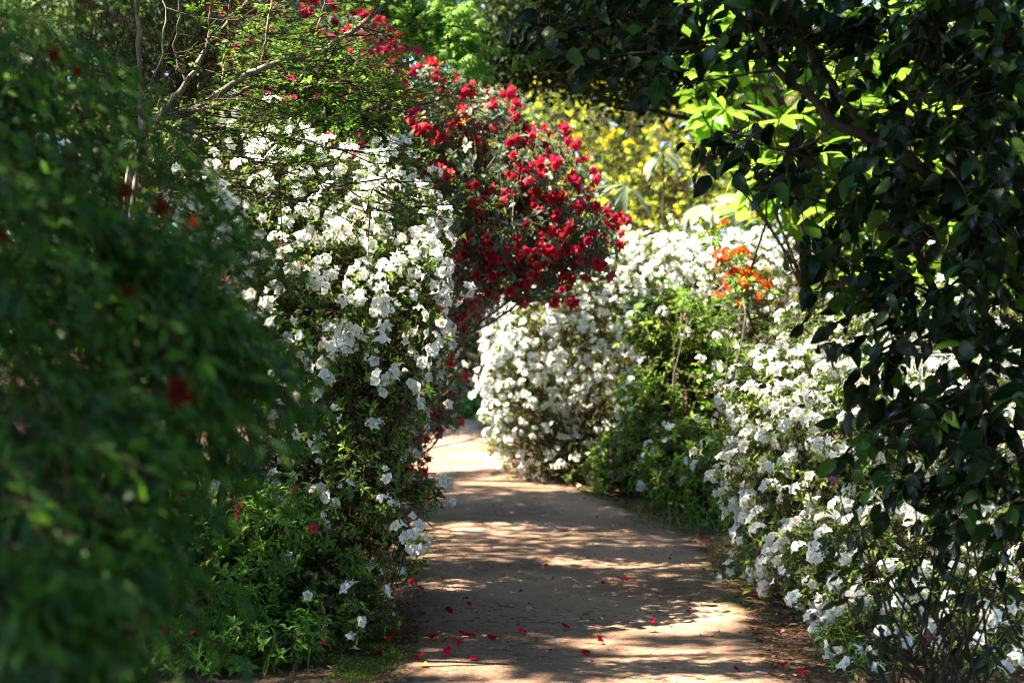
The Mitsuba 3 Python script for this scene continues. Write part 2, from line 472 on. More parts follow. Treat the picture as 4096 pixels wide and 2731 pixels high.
MAGENTA = [flower_tmpl(rngF, rows=4, stamens=4, open_=1, droop=d, petal=(0.60, 0.025, 0.14), throat=(0.45, 0.012, 0.09), stamen=(.6, .1, .3)) for d in (.2, .5)]
PINKRED = [flower_tmpl(rngF, rows=4, stamens=3, open_=.9, droop=d, petal=(0.62, 0.03, 0.09), throat=(0.45, 0.02, 0.06), stamen=(.6, .2, .2)) for d in (.2, .5)]
ORANGE = [flower_tmpl(rngF, rows=4, stamens=4, open_=1, droop=d, petal=(0.70, 0.065, 0.014), throat=(0.68, 0.13, 0.02), stamen=(.75, .2, .05)) for d in (.3, .6)]

GREEN_AZ = [(3, (0.10, 0.17, 0.03)), (2, (0.14, 0.26, 0.035)), (1.5, (0.07, 0.11, 0.025)), (0.5, (0.16, 0.13, 0.05))]
FRESH_AZ = [(3, (0.14, 0.30, 0.03)), (2, (0.11, 0.23, 0.025)), (1, (0.07, 0.13, 0.02))]
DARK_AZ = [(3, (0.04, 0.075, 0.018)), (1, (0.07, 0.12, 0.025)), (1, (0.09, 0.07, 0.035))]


def azalea(key, label, lobes, base, seed, n, pal, flower=None, tm_f=WHITE, fsize=(0.027, 0.037), fcount=(1, 3), n_stem=10, r0=0.014, bark_='brown_bark', fpart='flower',
           fstuff='blossom', limit=300, lsize=(0.022, 0.042), shell=0.4, cat='azalea', budp=0.12, twig_frac=0.35, group_key=None, inner=0.4, count=(4, 7), tm=AZ):
    """A shrub: stems, twigs, rosettes of leaves, trusses of flowers. flower(p) gives the chance of a truss at a shoot tip."""
    rng = np.random.default_rng(seed)
    thing(key, label, cat)
    p, nr = lobe_points(lobes, n, rng, shell)
    spur = rng.random(len(p)) < .12                  # shoots that stand out of the outline
    p[spur] += nr[spur] * rng.uniform(.03, .15, (spur.sum(), 1))
    p[:, 2] = np.maximum(p[:, 2], .03)
    ax = axis_of(nr, rng)
    nodes = stems(key, base, lobes, rng, n_stem, r0, bark_)
    twigs(key, p, ax, nodes, rng, bark_, twig_frac)
    fl = np.zeros(len(p), bool)
    if flower is not None:
        outer = np.min([(((p - np.array(l[:3])) / np.array(l[3:])) ** 2).sum(1) for l in lobes], 0) > 0.6
        fl = (rng.random(len(p)) < flower(p)) & outer
        trusses(key, fpart, fstuff, tm_f, p[fl] + ax[fl] * 0.01, unit(ax[fl] + nr[fl] * 0.5), rng, fsize, fcount, limit, group_key=group_key)
        b = rng.random(len(p)) < budp * np.clip(flower(p) * 2, 0, 1)
        if b.sum():
            buds(key, p[b] + ax[b] * 0.012, ax[b], rng)
    whorls(key, p, ax, rng, pal, lsize, count, tm=tm)
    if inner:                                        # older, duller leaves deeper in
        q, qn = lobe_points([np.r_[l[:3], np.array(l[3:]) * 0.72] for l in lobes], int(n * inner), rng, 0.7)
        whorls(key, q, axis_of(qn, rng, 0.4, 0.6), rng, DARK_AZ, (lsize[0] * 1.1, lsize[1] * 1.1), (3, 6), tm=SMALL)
    return p, ax, nodes


# ------------------------------------------------------------------ ground and path
def build_ground():
    rng = np.random.default_rng(1)
    g = np.r_[-300, -150, -80, -40, np.arange(-14, 14.01, 0.25), 40, 80, 150, 300]
    gy = np.r_[-300, -100, -40, -12, np.arange(-3, 34.01, 0.25), 60, 100, 200, 400]
    X, Y = np.meshgrid(g, gy, indexing='ij')
    Z = 0.04 * (meshkit.fbm(np.stack([X * 1.1, Y * 1.1, X * 0], -1), 3, seed=2) - 0.5)
    near = (np.abs(X) < 14) & (Y > -3) & (Y < 34)
    v = np.stack([X, Y, np.where(near, Z, 0) - 0.012], -1).reshape(-1, 3)
    a, b = len(g), len(gy)
    i, j = np.meshgrid(np.arange(a - 1), np.arange(b - 1), indexing='ij')
    q = np.stack([i * b + j, (i + 1) * b + j, (i + 1) * b + j + 1, i * b + j + 1], -1).reshape(-1, 4)
    scene['ground'] = mikit.ply((v, q), 'soil_material', smooth=True)
    labels['ground'] = {'label': 'dark brown soil with leaf litter under the shrubs', 'kind': 'structure'}


PATH_ROWS = [(-0.75, -3, 1.25, -3), (-0.62, 4, 1.22, 4), (-0.55, 7.7, 1.2, 7.7), (-0.62, 10, 1.25, 10), (-0.78, 12, 1.18, 12), (-1.0, 13.9, 0.78, 13.9), (-1.25, 15.3, 0.42, 15.3), (-1.5, 17.5, 0.0, 17.5),
             (-1.8, 19.3, -0.1, 19.6), (-2.3, 20.6, -0.25, 21.4), (-3.2, 21.4, -0.9, 22.9), (-5, 21.8, -4.6, 24), (-9, 21.6, -9, 24), (-16, 21, -16, 23.5)]


def build_path():
    rows = smooth_line([(a, b, 0) for a, b, _, _ in PATH_ROWS], 330), smooth_line([(c, d, 0) for _, _, c, d in PATH_ROWS], 330)
    m = 34
    t = np.linspace(0, 1, m)
    P = rows[0][:, None] * (1 - t)[None, :, None] + rows[1][:, None] * t[None, :, None]
    edge = np.minimum(t, 1 - t)[None]
    P[..., 2] = 0.022 * np.clip(edge / 0.09, 0, 1) + 0.012 * (meshkit.fbm(np.stack([P[..., 0] * 2.5, P[..., 1] * 2.5, P[..., 0] * 0], -1), 3, seed=4) - 0.5) - 0.008
    n = len(P)
    uv = np.stack([np.broadcast_to(t, (n, m)), np.broadcast_to(np.linspace(0, 1, n)[:, None], (n, m))], -1).reshape(-1, 2)
    i, j = np.meshgrid(np.arange(n - 1), np.arange(m - 1), indexing='ij')
    q = np.stack([i * m + j, i * m + j + 1, (i + 1) * m + j + 1, (i + 1) * m + j], -1).reshape(-1, 4)
    scene['path'] = mikit.ply((P.reshape(-1, 3), q), 'sand_material', smooth=True, uv=uv)
    labels['path'] = {'label': 'sandy footpath curving away to the left between the shrubs', 'kind': 'structure'}
    ZPTS.append(P.reshape(-1, 3))
    return rows


build_ground()
EDGE_L, EDGE_R = build_path()


def edge_x(y, side):
    e = EDGE_L if side < 0 else EDGE_R
    m = e[:, 1] < 21
    return np.interp(y, e[m, 1], e[m, 0])


def build_litter():
    """Dead leaves, petals and grit along the borders of the path, and moss."""
    rng = np.random.default_rng(3)
    n = 15000
    y = 6.5 + 14.5 * rng.random(n) ** 1.35
    side = np.where(rng.random(n) < 0.62, 1, -1)
    off = rng.exponential(0.32, n) - 0.17
    x = np.where(side > 0, edge_x(y, 1) + off, edge_x(y, -1) - off)
    P = np.stack([x, y, np.full(n, 0.016)], 1)
    nr = unit(np.stack([rng.normal(0, .35, n), rng.normal(0, .35, n), np.ones(n)], 1))
    d = np.stack([np.cos(rng.uniform(0, 6.3, n)), np.sin(rng.uniform(0, 6.3, n)), np.zeros(n)], 1)
    pal = [(3, (0.10, 0.055, 0.03)), (2, (0.20, 0.12, 0.07)), (1.2, (0.06, 0.035, 0.025)), (0.7, (0.28, 0.16, 0.11)), (0.25, (0.35, 0.30, 0.10)), (0.3, (0.30, 0.05, 0.05))]
    v, f, c = scatter(SMALL, rng.integers(0, 2, n), frames(d, nr), rng.uniform(0.012, 0.045, n), P, pick_palette(pal, n, rng))
    soup('leaf_litter', 'leaf_material', v, f, c)
    labels['leaf_litter'] = {'label': 'brown dead leaves strewn along both borders of the sandy path', 'category': 'leaf litter', 'kind': 'stuff'}
    # grit: crumbs of earth and small stones on the sand
    n = 2800
    y = 6.8 + 12 * rng.random(n) ** 1.5
    u = rng.random(n)
    u = np.where(rng.random(n) < 0.5, u, np.where(rng.random(n) < .5, rng.beta(1, 5, n), rng.beta(5, 1, n)))
    x = edge_x(y, -1) * (1 - u) + edge_x(y, 1) * u
    P = np.stack([x, y, np.full(n, 0.014)], 1)
    oc = np.array([[1, 0, 0], [-1, 0, 0], [0, 1, 0], [0, -1, 0], [0, 0, .7], [0, 0, -.7]], float)
    of = np.array([[0, 2, 4], [2, 1, 4], [1, 3, 4], [3, 0, 4], [2, 0, 5], [1, 2, 5], [3, 1, 5], [0, 3, 5]])
    pal = [(3, (0.07, 0.05, 0.035)), (2, (0.16, 0.115, 0.08)), (1, (0.38, 0.30, 0.23)), (0.5, (0.10, 0.045, 0.03))]
    v, f, c = scatter([(oc, of)], np.zeros(n, int), frames_z(unit(rng.normal(size=(n, 3)) + [0, 0, 1.5]), rng), np.exp(rng.normal(math.log(0.0036), 0.5, n)), P, pick_palette(pal, n, rng))
    soup('path_grit', 'soil_grit', v, f, c)
    labels['path_grit'] = {'label': 'small stones and crumbs of earth scattered over the sand', 'category': 'grit', 'kind': 'stuff'}
    # moss
    P = []
    for (cx, cy, rx, ry, m) in ((-0.60, 8.35, 0.2, 0.55, 5200), (0.98, 13.0, 0.25, 0.9, 2600), (0.62, 14.9, 0.16, 1.0, 2200), (1.28, 11.2, 0.16, 0.8, 1800), (-0.62, 7.6, 0.12, 0.3, 1500)):
        a, r = rng.uniform(0, 6.3, m), np.sqrt(rng.random(m))
        q = np.stack([cx + rx * r * np.cos(a), cy + ry * r * np.sin(a), np.zeros(m)], 1)
        q[:, 2] = 0.012 + 0.02 * (1 - r ** 2) * meshkit.noise(q * [9, 9, 0])
        P.append(q[meshkit.fbm(q * [5, 5, 0] + 3, 3) > 0.42])
    P = np.vstack(P)
    n = len(P)
    d = unit(np.stack([rng.normal(0, .7, n), rng.normal(0, .7, n), np.full(n, 0.7)], 1))
    v, f, c = scatter([SMALL[0]], np.zeros(n, int), frames(d, rng.normal(size=(n, 3))), rng.uniform(0.007, 0.018, n), P, tint((0.10, 0.15, 0.02), n, rng, 0.3))
    soup('moss', 'leaf_material', v, f, c)
    labels['moss'] = {'label': 'yellow green moss creeping over the edges of the path', 'category': 'moss', 'kind': 'stuff'}


scene['soil_grit'] = {'type': 'principled', 'base_color': VC, 'roughness': 0.95, 'specular': 0.1}
build_litter()


# ------------------------------------------------------------------ the shrubs along the path
def front(p, y):
    """Fewer flowers on a shrub's far side, away from the path's light."""
    return np.interp(p[:, 1], [y, y + .5], [1, .06])


def flower_left(p):
    z = p[:, 2]
    X, Y, _ = project(p)
    dens = np.interp(z, [0, 0.45, 0.7, 0.9, 1.15, 1.5, 2.4], [0.06, 0.09, 0.17, 0.25, 0.46, 0.66, 0.78])
    boost = sum(np.exp(-((p - at(*q)) ** 2).sum(1) / .07 ** 2) for q in ((430, 488, 8.9), (420, 535, 8.75), (400, 525, 8.7), (330, 640, 8.2), (322, 560, 8.3)))
    dens = np.clip(dens + 0.9 * boost, 0, 1)
    return front(p, 9.6) * dens * np.where(X < 270, np.interp(z, [1.0, 1.7], [0.25, 1.0]), 1)


lobes_left = [L(300, 205, 9.9, 105, 70, .6), L(385, 232, 9.6, 58, 55, .5), L(325, 300, 9.5, 110, 85, .6), L(395, 315, 9.3, 57, 55, .5), L(372, 385, 9.2, 66, 60, .5), L(300, 420, 9.3, 105, 105, .6),
              L(362, 470, 9.0, 58, 62, .45), L(355, 540, 8.8, 55, 60, .4), L(310, 590, 8.6, 75, 65, .4), L(360, 610, 8.55, 33, 42, .3), L(210, 160, 10.4, 80, 55, .5), L(265, 125, 10.4, 60, 34, .4), L(395, 170, 9.9, 26, 28, .25), L(408, 270, 9.3, 42, 40, .35),
              L(420, 352, 9.2, 33, 32, .25), L(405, 560, 8.9, 20, 18, .15), L(424, 495, 8.95, 20, 18, .14), L(412, 535, 8.8, 18, 14, .12)]
azalea('white_azalea', 'large white azalea left of the path, full of flowers above and leafy below', lobes_left, [(-1.0, 9.5, 0), (-0.9, 9.1, 0), (-1.2, 9.6, 0)], 21, 4600, GREEN_AZ,
       flower_left, n_stem=14, r0=0.016, budp=0.28, lsize=(0.028, 0.052))

lobes_low = [L(262, 545, 8.6, 60, 50, .35), L(235, 600, 8.4, 60, 60, .35), L(285, 520, 8.5, 40, 35, .3), L(215, 660, 8.1, 70, 45, .35), L(270, 640, 8.2, 60, 40, .3), L(180, 560, 8.6, 60, 80, .4)]
azalea('green_azalea', 'low azalea with fresh green leaves and few pink flowers beneath the large white azalea', lobes_low, [(-1.15, 8.5, 0), (-1.05, 8.3, 0)], 22, 1900, [(3, (0.10, 0.21, 0.026)), (2, (0.13, 0.27, 0.03)), (2, (0.05, 0.10, 0.02))],
       lambda p: np.full(len(p), 0.022), tm_f=PINKRED, fsize=(0.024, 0.03), fcount=(1, 2), n_stem=6, r0=0.009, limit=60, lsize=(0.034, 0.06), budp=0)


def flower_bg(p):
    X, Y, _ = project(p)
    return front(p, 15.9) * np.clip(0.74 - 0.42 * np.clip((p[:, 0] - 0.9) / 1.0, 0, 1) * (p[:, 2] < 1.1), 0, 1) * np.interp(p[:, 2], [0, .35, .7], [0.12, 0.4, 1])


lobes_bg = [L(560, 345, 15.6, 72, 70, .8), L(520, 395, 15.3, 40, 62, .6), L(600, 290, 15.9, 66, 52, .8), L(655, 272, 16.1, 58, 38, .8), L(535, 440, 15.3, 45, 40, .5), L(620, 420, 15.7, 80, 85, .8), L(700, 300, 16, 60, 60, .8),
            L(750, 300, 16, 60, 70, .7), L(512, 335, 15.8, 28, 38, .4), L(575, 470, 15.0, 45, 30, .4)]
azalea('white_azalea_001', 'sunlit white azalea right of the bend, behind the shaded green azalea', lobes_bg, [(0.7, 15.7, 0), (1.1, 16, 0), (0.5, 15.5, 0)], 23, 6800, [(2, (0.11, 0.16, 0.03)), (2, (0.15, 0.17, 0.045)), (1, (0.06, 0.1, 0.02))],
       flower_bg, tm_f=WHITE_FAR, fsize=(0.031, 0.038), n_stem=14, lsize=(0.022, 0.042), budp=0.2, tm=SMALL, inner=0.3)

lobes_shade = [L(668, 325, 14.3, 46, 42, .5), L(668, 425, 14.2, 58, 82, .6), L(695, 375, 14.2, 50, 60, .5), L(625, 462, 14.4, 40, 36, .35), L(690, 470, 13.4, 50, 55, .5), L(710, 490, 12.7, 26, 48, .35), L(740, 400, 14, 40, 60, .5)]
azalea('green_azalea_001', 'shaded green azalea with bright leaf shoots and few white flowers, right of the bend', lobes_shade, [(1.1, 14.1, 0), (1.2, 13.2, 0), (0.8, 14.4, 0)], 24, 3300,
       [(3, (0.105, 0.20, 0.02)), (2.5, (0.155, 0.30, 0.027)), (2, (0.06, 0.10, 0.018)), (1, (0.11, 0.08, 0.035))],
       lambda p: np.interp(p[:, 2], [0.3, 0.9], [0.02, 0.10]), tm_f=WHITE_FAR, n_stem=16, r0=0.015, lsize=(0.035, 0.07), budp=0, twig_frac=0.5, inner=0.35)


def flower_right(p):
    X, Y, _ = project(p)
    return front(p, 10.4) * np.interp(p[:, 2], [0, 0.3, 0.55, 0.9, 1.3], [0.34, 0.48, 0.52, 0.75, 0.9]) * np.interp(meshkit.noise(p * 3.1), [.3, .6], [.6, 1.0])


lobes_right = [L(757, 430, 11, 38, 58, .5), L(790, 400, 10.6, 66, 58, .6), L(850, 352, 11.2, 90, 55, .7), L(950, 340, 11.2, 90, 60, .7), L(800, 480, 10.1, 78, 66, .6), L(880, 450, 9.7, 100, 100, .7), L(985, 450, 9.6, 80, 120, .7),
               L(770, 540, 9.8, 36, 34, .35), L(830, 560, 9.1, 56, 48, .5), L(905, 580, 8.8, 90, 66, .6), L(866, 640, 8.3, 46, 40, .4), L(965, 630, 8.3, 90, 70, .5), L(856, 692, 7.8, 40, 38, .3), L(960, 700, 7.8, 90, 50, .4), L(1060, 560, 8.8, 80, 150, .6)]
azalea('white_azalea_002', 'white azalea in open shade right of the path, half covered by the dark glossy tree', lobes_right, [(1.9, 9.6, 0), (2.2, 9.8, 0), (1.75, 8.8, 0), (1.6, 10.4, 0)], 25, 6600, [(3, (0.14, 0.22, 0.045)), (2, (0.19, 0.29, 0.06)), (1.5, (0.08, 0.13, 0.03)), (.5, (0.16, 0.13, 0.06))],
       flower_right, n_stem=18, r0=0.015, budp=0.3, fcount=(1, 4), fsize=(0.026, 0.036), lsize=(0.03, 0.055))


# ------------------------------------------------------------------ red rhododendron leaning over the path
def build_red():
    rng = np.random.default_rng(31)
    key = thing('red_rhododendron', 'crimson rhododendron with grey green leaves leaning out over the path from the left', 'rhododendron')
    lobes = [L(275, 28, 12.8, 62, 42, .5), L(350, 45, 12.8, 52, 34, .5), L(425, 86, 12.6, 46, 24, .4), L(490, 115, 12.5, 38, 30, .4), L(430, 130, 12.6, 60, 60, .5), L(490, 165, 12.4, 60, 60, .5), L(545, 175, 12.4, 48, 50, .45), L(575, 225, 12.3, 48, 45, .4),
             L(600, 250, 12.2, 28, 30, .3), L(520, 235, 12.3, 55, 50, .45), L(450, 210, 12.5, 50, 70, .5), L(500, 280, 12.3, 40, 22, .3), L(545, 285, 12.2, 30, 20, .25), L(425, 330, 12.8, 28, 60, .35), L(400, 470, 12.9, 30, 50, .35), L(380, 400, 13, 60, 90, .4), L(440, 372, 12.4, 22, 22, .25), L(445, 305, 12.7, 32, 26, .3), L(448, 400, 12.9, 16, 34, .2)]
    p, nr = lobe_points(lobes, 3000, rng, 0.6)
    ax = unit(axis_of(nr, rng, 0.45, 0.4) + [0.15, -0.1, 0])
    nodes = []
    base = [at(365, 500, 13.0) * [1, 1, 0], at(350, 505, 13.2) * [1, 1, 0]]
    ends = [(600, 250, 12.2), (560, 190, 12.4), (540, 285, 12.2), (500, 290, 12.3), (480, 240, 12.4), (520, 140, 12.5), (470, 90, 12.6), (400, 60, 12.7), (300, 30, 12.8), (440, 130, 12.6), (580, 240, 12.3), (440, 360, 12.4), (410, 470, 12.6), (520, 260, 12.3), (455, 205, 12.4), (500, 180, 12.4),
            (560, 262, 12.2), (470, 275, 12.4), (350, 30, 12.8), (540, 230, 12.3)]
    for i, e in enumerate(ends):
        b, q = np.array(base[i % 2]), at(*e)
        knee = at(395 + rng.normal(0, 12), min(e[1] + 60, 400) + rng.normal(0, 25), 12.8)
        pts = smooth_line([b, b * 0.5 + knee * 0.5 + rng.normal(0, .05, 3), knee, knee * 0.45 + q * 0.55 + rng.normal(0, .07, 3) + [0, 0, -.02], q], 16)
        pts[0, 2] = -0.03
        add_part(f'{key}__branch', tube(pts, np.linspace(0.022, 0.004, 16), 6), 'grey_bark')
        nodes.append(pts[7:])
    nodes = np.vstack(nodes)
    twigs(key, p, ax, nodes, rng, 'grey_bark', 0.8, 0.0045, 0.002, maxlen=0.6, sag=0.1)
    # bare twig fringe along the underside
    whorls(key, p, ax, rng, [(3, (0.12, 0.19, 0.12)), (2, (0.16, 0.23, 0.16)), (0.6, (0.17, 0.19, 0.05)), (.2, (0.25, 0.12, 0.02))], (0.042, 0.066), (2, 5), (0.8, 1.5), 'leaf_material', OVAL)
    X, Y, _ = project(p)
    hot = np.exp(-((X - 575) / 70) ** 2 - ((Y - 245) / 60) ** 2)
    prob = 0.26 + 0.08 * (X < 420) + 0.24 * hot + 0.12 * (meshkit.noise(p * 4) > 0.6)
    outer = np.min([(((p - l[:3]) / l[3:]) ** 2).sum(1) for l in lobes], 0) > 0.35
    m = (rng.random(len(p)) < prob) & outer
    trusses(key, 'flower', 'blossom', RED, p[m] + ax[m] * 0.01, unit(ax[m] * 0.5 + [0.1, -0.45, -0.1]), rng, (0.030, 0.041), (1, 3), 300, (0.3, 1.0), 0.012, pull=(0.05, -0.2, -0.45))
    # thin yellow green flower stalks left where flowers have dropped
    k = rng.random(len(p)) < 0.3
    A = np.repeat(p[k], 3, 0); a = np.repeat(ax[k], 3, 0)
    e = A + unit(a + rng.normal(0, .6, A.shape)) * rng.uniform(0.03, 0.06, (len(A), 1))
    v, f = thin_tubes(A, (A + e) / 2 + [0, 0, .01], e, np.full(len(A), .0016), np.full(len(A), .0014), rng)
    soup(f'{key}__stalk_growth', 'leaf_material', v, f, np.tile([0.26, 0.27, 0.07], (len(v), 1)))
    labels[f'{key}__stalk_growth'] = {'kind': 'stuff'}


build_red()

# magenta azalea behind the grey branches
lobes_mag = [L(285, 60, 11.2, 60, 45, .4), L(340, 75, 11.2, 60, 40, .4), L(385, 90, 11.0, 35, 38, .3), L(300, 110, 11.2, 70, 40, .4), L(360, 130, 11, 45, 30, .3)]
azalea('magenta_azalea', 'tall azalea with lime green leaves and magenta flowers below the red rhododendron top', lobes_mag, [(-1.3, 11.4, 0), (-1.1, 11.3, 0)], 33, 1500, FRESH_AZ,
       lambda p: 0.06 + 0.3 * np.exp(-((p[:, 0] + 0.62) / 0.16) ** 2), tm_f=MAGENTA, fsize=(0.026, 0.032), fcount=(1, 3), n_stem=7, r0=0.012, limit=120, lsize=(0.025, 0.045), budp=0, shell=0.7, inner=0.2)


# ------------------------------------------------------------------ shrub with bare grey branches, upper left
def build_grey():
    rng = np.random.default_rng(41)
    key = thing('branching_azalea', 'old azalea with bare grey forking branches and small green leaves, upper left', 'azalea')
    D = 8.0
    br = [([(110, 660), (120, 400), (128, 200), (146, 120)], .024, .019), ([(146, 120), (193, 110), (220, 92), (262, 67), (312, 54), (350, 33), (395, -4), (430, -40)], .0165, .008), ([(150, 121), (162, 115), (186, 82), (208, 45), (231, 19), (250, -2), (270, -40)], .012, .007),
          ([(128, 240), (141, 119), (139, 60), (137, -30)], .012, .009), ([(208, 45), (210, 25), (212, -20)], .008, .006), ([(262, 66), (266, 40), (275, -20)], .007, .005), ([(222, 84), (226, 40), (232, -20)], .005, .004), ([(186, 82), (175, 50), (180, 12), (172, -20)], .0055, .004),
          ([(193, 110), (220, 104), (256, 86), (302, 89), (314, 70), (348, 58)], .009, .003), ([(146, 120), (180, 128), (240, 128), (300, 140), (352, 150)], .006, .002), ([(193, 108), (230, 118), (280, 112), (330, 118), (380, 105)], .005, .002), ([(262, 67), (300, 72), (340, 80), (372, 92), (392, 78)], .005, .002),
          ([(180, 125), (230, 150), (290, 172), (360, 190), (392, 178)], .005, .002), ([(283, 60), (330, 60), (360, 56), (390, 64)], .004, .002), ([(170, 125), (200, 160), (260, 195), (330, 200)], .004, .0015), ([(302, 89), (340, 96), (372, 112), (405, 92)], .004, .0015), ([(350, 190), (380, 210), (420, 205)], .003, .0014),
          ([(140, 100), (160, 60), (165, 10), (158, -20)], .004, .003), ([(312, 54), (320, 20), (330, -20)], .004, .003)]
    nodes = []
    for i, (pts, r0, r1) in enumerate(br):
        q = [at(x, y, D + 0.10 * math.sin(i * 2.1 + k * 0.9) * (k > 0)) for k, (x, y) in enumerate(pts)]
        if i == 0:
            q[0][2] = -0.03
        c = smooth_line(q, 5 * len(pts))
        c[2:-1] += rng.normal(0, 0.003, (len(c) - 3, 3))
        add_part(f'{key}__branch', tube(c, np.linspace(r0, r1, len(c)), 7), 'grey_bark')
        if i != 0:
            nodes.append(c[2:])
    nodes = np.vstack(nodes)
    m = 250
    A = nodes[rng.integers(0, len(nodes), m)]
    d = unit(np.stack([rng.normal(0.75, 0.5, m), rng.normal(0, .35, m), rng.normal(-0.02, .22, m)], 1))
    ln = rng.uniform(.16, .5, m)
    B = A + d * (ln * .55)[:, None] + np.stack([0 * ln, 0 * ln, rng.normal(-.035, .03, m)], 1)
    C = A + d * ln[:, None] + np.stack([0 * ln, 0 * ln, rng.normal(.03, .05, m)], 1)
    v, f = thin_tubes(A, B, C, np.full(m, .0034), np.full(m, .0011), rng)
    soup(f'{key}__twig_growth', 'brown_bark', v, f, np.full((len(v), 3), .1))
    labels[f'{key}__twig_growth'] = {'kind': 'stuff'}
    ts = np.array([.45, .62, .8, 1.0])
    tip = (((1 - ts) ** 2)[None, :, None] * A[:, None] + (2 * ts * (1 - ts))[None, :, None] * B[:, None] + (ts ** 2)[None, :, None] * C[:, None]).reshape(-1, 3)
    q = tip + np.c_[rng.normal(0, .03, (len(tip), 2)), rng.normal(.012, .025, len(tip))]
    v, f = thin_tubes(tip, (tip + q) / 2, q, np.full(len(q), .0015), np.full(len(q), .0008), rng)
    soup(f'{key}__twig_growth', 'brown_bark', v, f, np.full((len(v), 3), .1))
    ax = unit(rng.normal(0, .3, q.shape) + [0.1, 0, 1.0])
    keep = rng.random(len(q)) < np.interp(project(q)[0], [90, 230, 330], [0.4, 0.7, 1.0])
    whorls(key, q[keep], ax[keep], rng, FRESH_AZ, (0.022, 0.042), (4, 6), (0.9, 1.45))
    tw = rng.permutation(np.arange(3, len(q), 4))[:24]
    buds(key, q[tw], unit(ax[tw] + rng.normal(0, .2, (24, 3))), rng, (0.22, 0.26, 0.08), (0.024, 0.036))


build_grey()


# ------------------------------------------------------------------ dark glossy tree on the right (camellia)
def curve_d(pts):
    return smooth_line([at(*p) for p in pts], 5 * len(pts))


def shoots(key, lobes, nodes, n_shoot, rng, tm, size, gap, droop, stemr, per=(4, 9), lean=(0, 0, 0), length_scale=1.0, leaf_up=0.35, palette=None, limit=300, part='leaf', stuff='foliage', mat='glossy_leaf_material', barkm='brown_bark', bias=None, tw_part='twig_growth', maxlen=0.6, shell=0.9, lean_w=0.6, lean_n=0.45, side_w=0.9, raise_=0.0, leaf_n=0.5):
    """Leafy shoots with alternate leaves, filling the lobes; every leaf is a candidate for a part of its own."""
    from scipy.spatial import cKDTree
    p, nr = lobe_points(lobes, n_shoot, rng, shell)
    if bias is not None:
        p_ok = rng.random(len(p)) < bias(p)
        p, nr = p[p_ok], nr[p_ok]
    p = p + np.array([0, 0, raise_])
    dist, i = cKDTree(nodes).query(p)
    A = nodes[i]
    d = p - A
    ln = np.linalg.norm(d, axis=1)
    d = unit(np.where(ln[:, None] > 0.03, d, nr)) * 0.55 + unit(np.asarray(lean) + rng.normal(0, lean_n, p.shape)) * lean_w
    d = unit(d)
    k = rng.integers(per[0], per[1] + 1, len(p))
    Ls = k * gap * length_scale
    tip = p + d * (Ls * 0.5)[:, None] + np.array([0, 0, -1]) * (Ls * droop)[:, None]
    root = p - d * (Ls * 0.5)[:, None]
    dirc = unit(tip - root)
    # twig to the nearest limb
    far = np.linalg.norm(root - A, axis=1)
    A2 = np.where(far[:, None] > maxlen, root - unit(root - A) * maxlen, A)
    v, f = thin_tubes(A2, (A2 + root) / 2 + np.array([0, 0, -0.02]), root, np.full(len(p), stemr * 1.5), np.full(len(p), stemr), rng)
    soup(f'{key}__{tw_part}', barkm, v, f, np.full((len(v), 3), .1))
    v, f = thin_tubes(root, (root + tip) / 2 + np.array([0, 0, 0.02]), tip, np.full(len(p), stemr), np.full(len(p), stemr * 0.5), rng)
    soup(f'{key}__{tw_part}', barkm, v, f, np.full((len(v), 3), .1))
    labels.setdefault(f'{key}__{tw_part}', {'kind': 'stuff'})
    t = (np.arange(k.sum()) - np.repeat(np.cumsum(k) - k, k) + 0.6) / np.repeat(k, k)
    R0, T0, D0 = np.repeat(root, k, 0), np.repeat(tip, k, 0), np.repeat(dirc, k, 0)
    P = R0 * (1 - t)[:, None] + T0 * t[:, None] + np.array([0, 0, 0.04]) * (t * (1 - t))[:, None]
    n = len(P)
    sidev = unit(np.cross(D0, [0, 0, 1.0]))
    alt = np.where(np.arange(n) % 2 == 0, 1.0, -1.0)
    ld = unit(D0 * 0.7 + sidev * alt[:, None] * side_w + np.array([0, 0, -1]) * droop * 1.6 + rng.normal(0, .3, (n, 3)))
    ln_ = np.array([0, 0, 1.0]) * leaf_up + rng.normal(0, leaf_n, (n, 3)) + unit(np.cross(sidev, D0)) * 0.3
    flip = (ln_[:, 2] < 0)
    ln_[flip] *= -1
    S = rng.uniform(size[0], size[1], n)
    candidates(key, part, stuff, mat, tm, rng.integers(0, len(tm), n), frames(ld, ln_), S, P, limit)
    return p


def coloured(tms, cols):
    return [(v, f, np.tile(np.asarray(c, float), (len(v), 1))) for v, f in tms for c in cols]


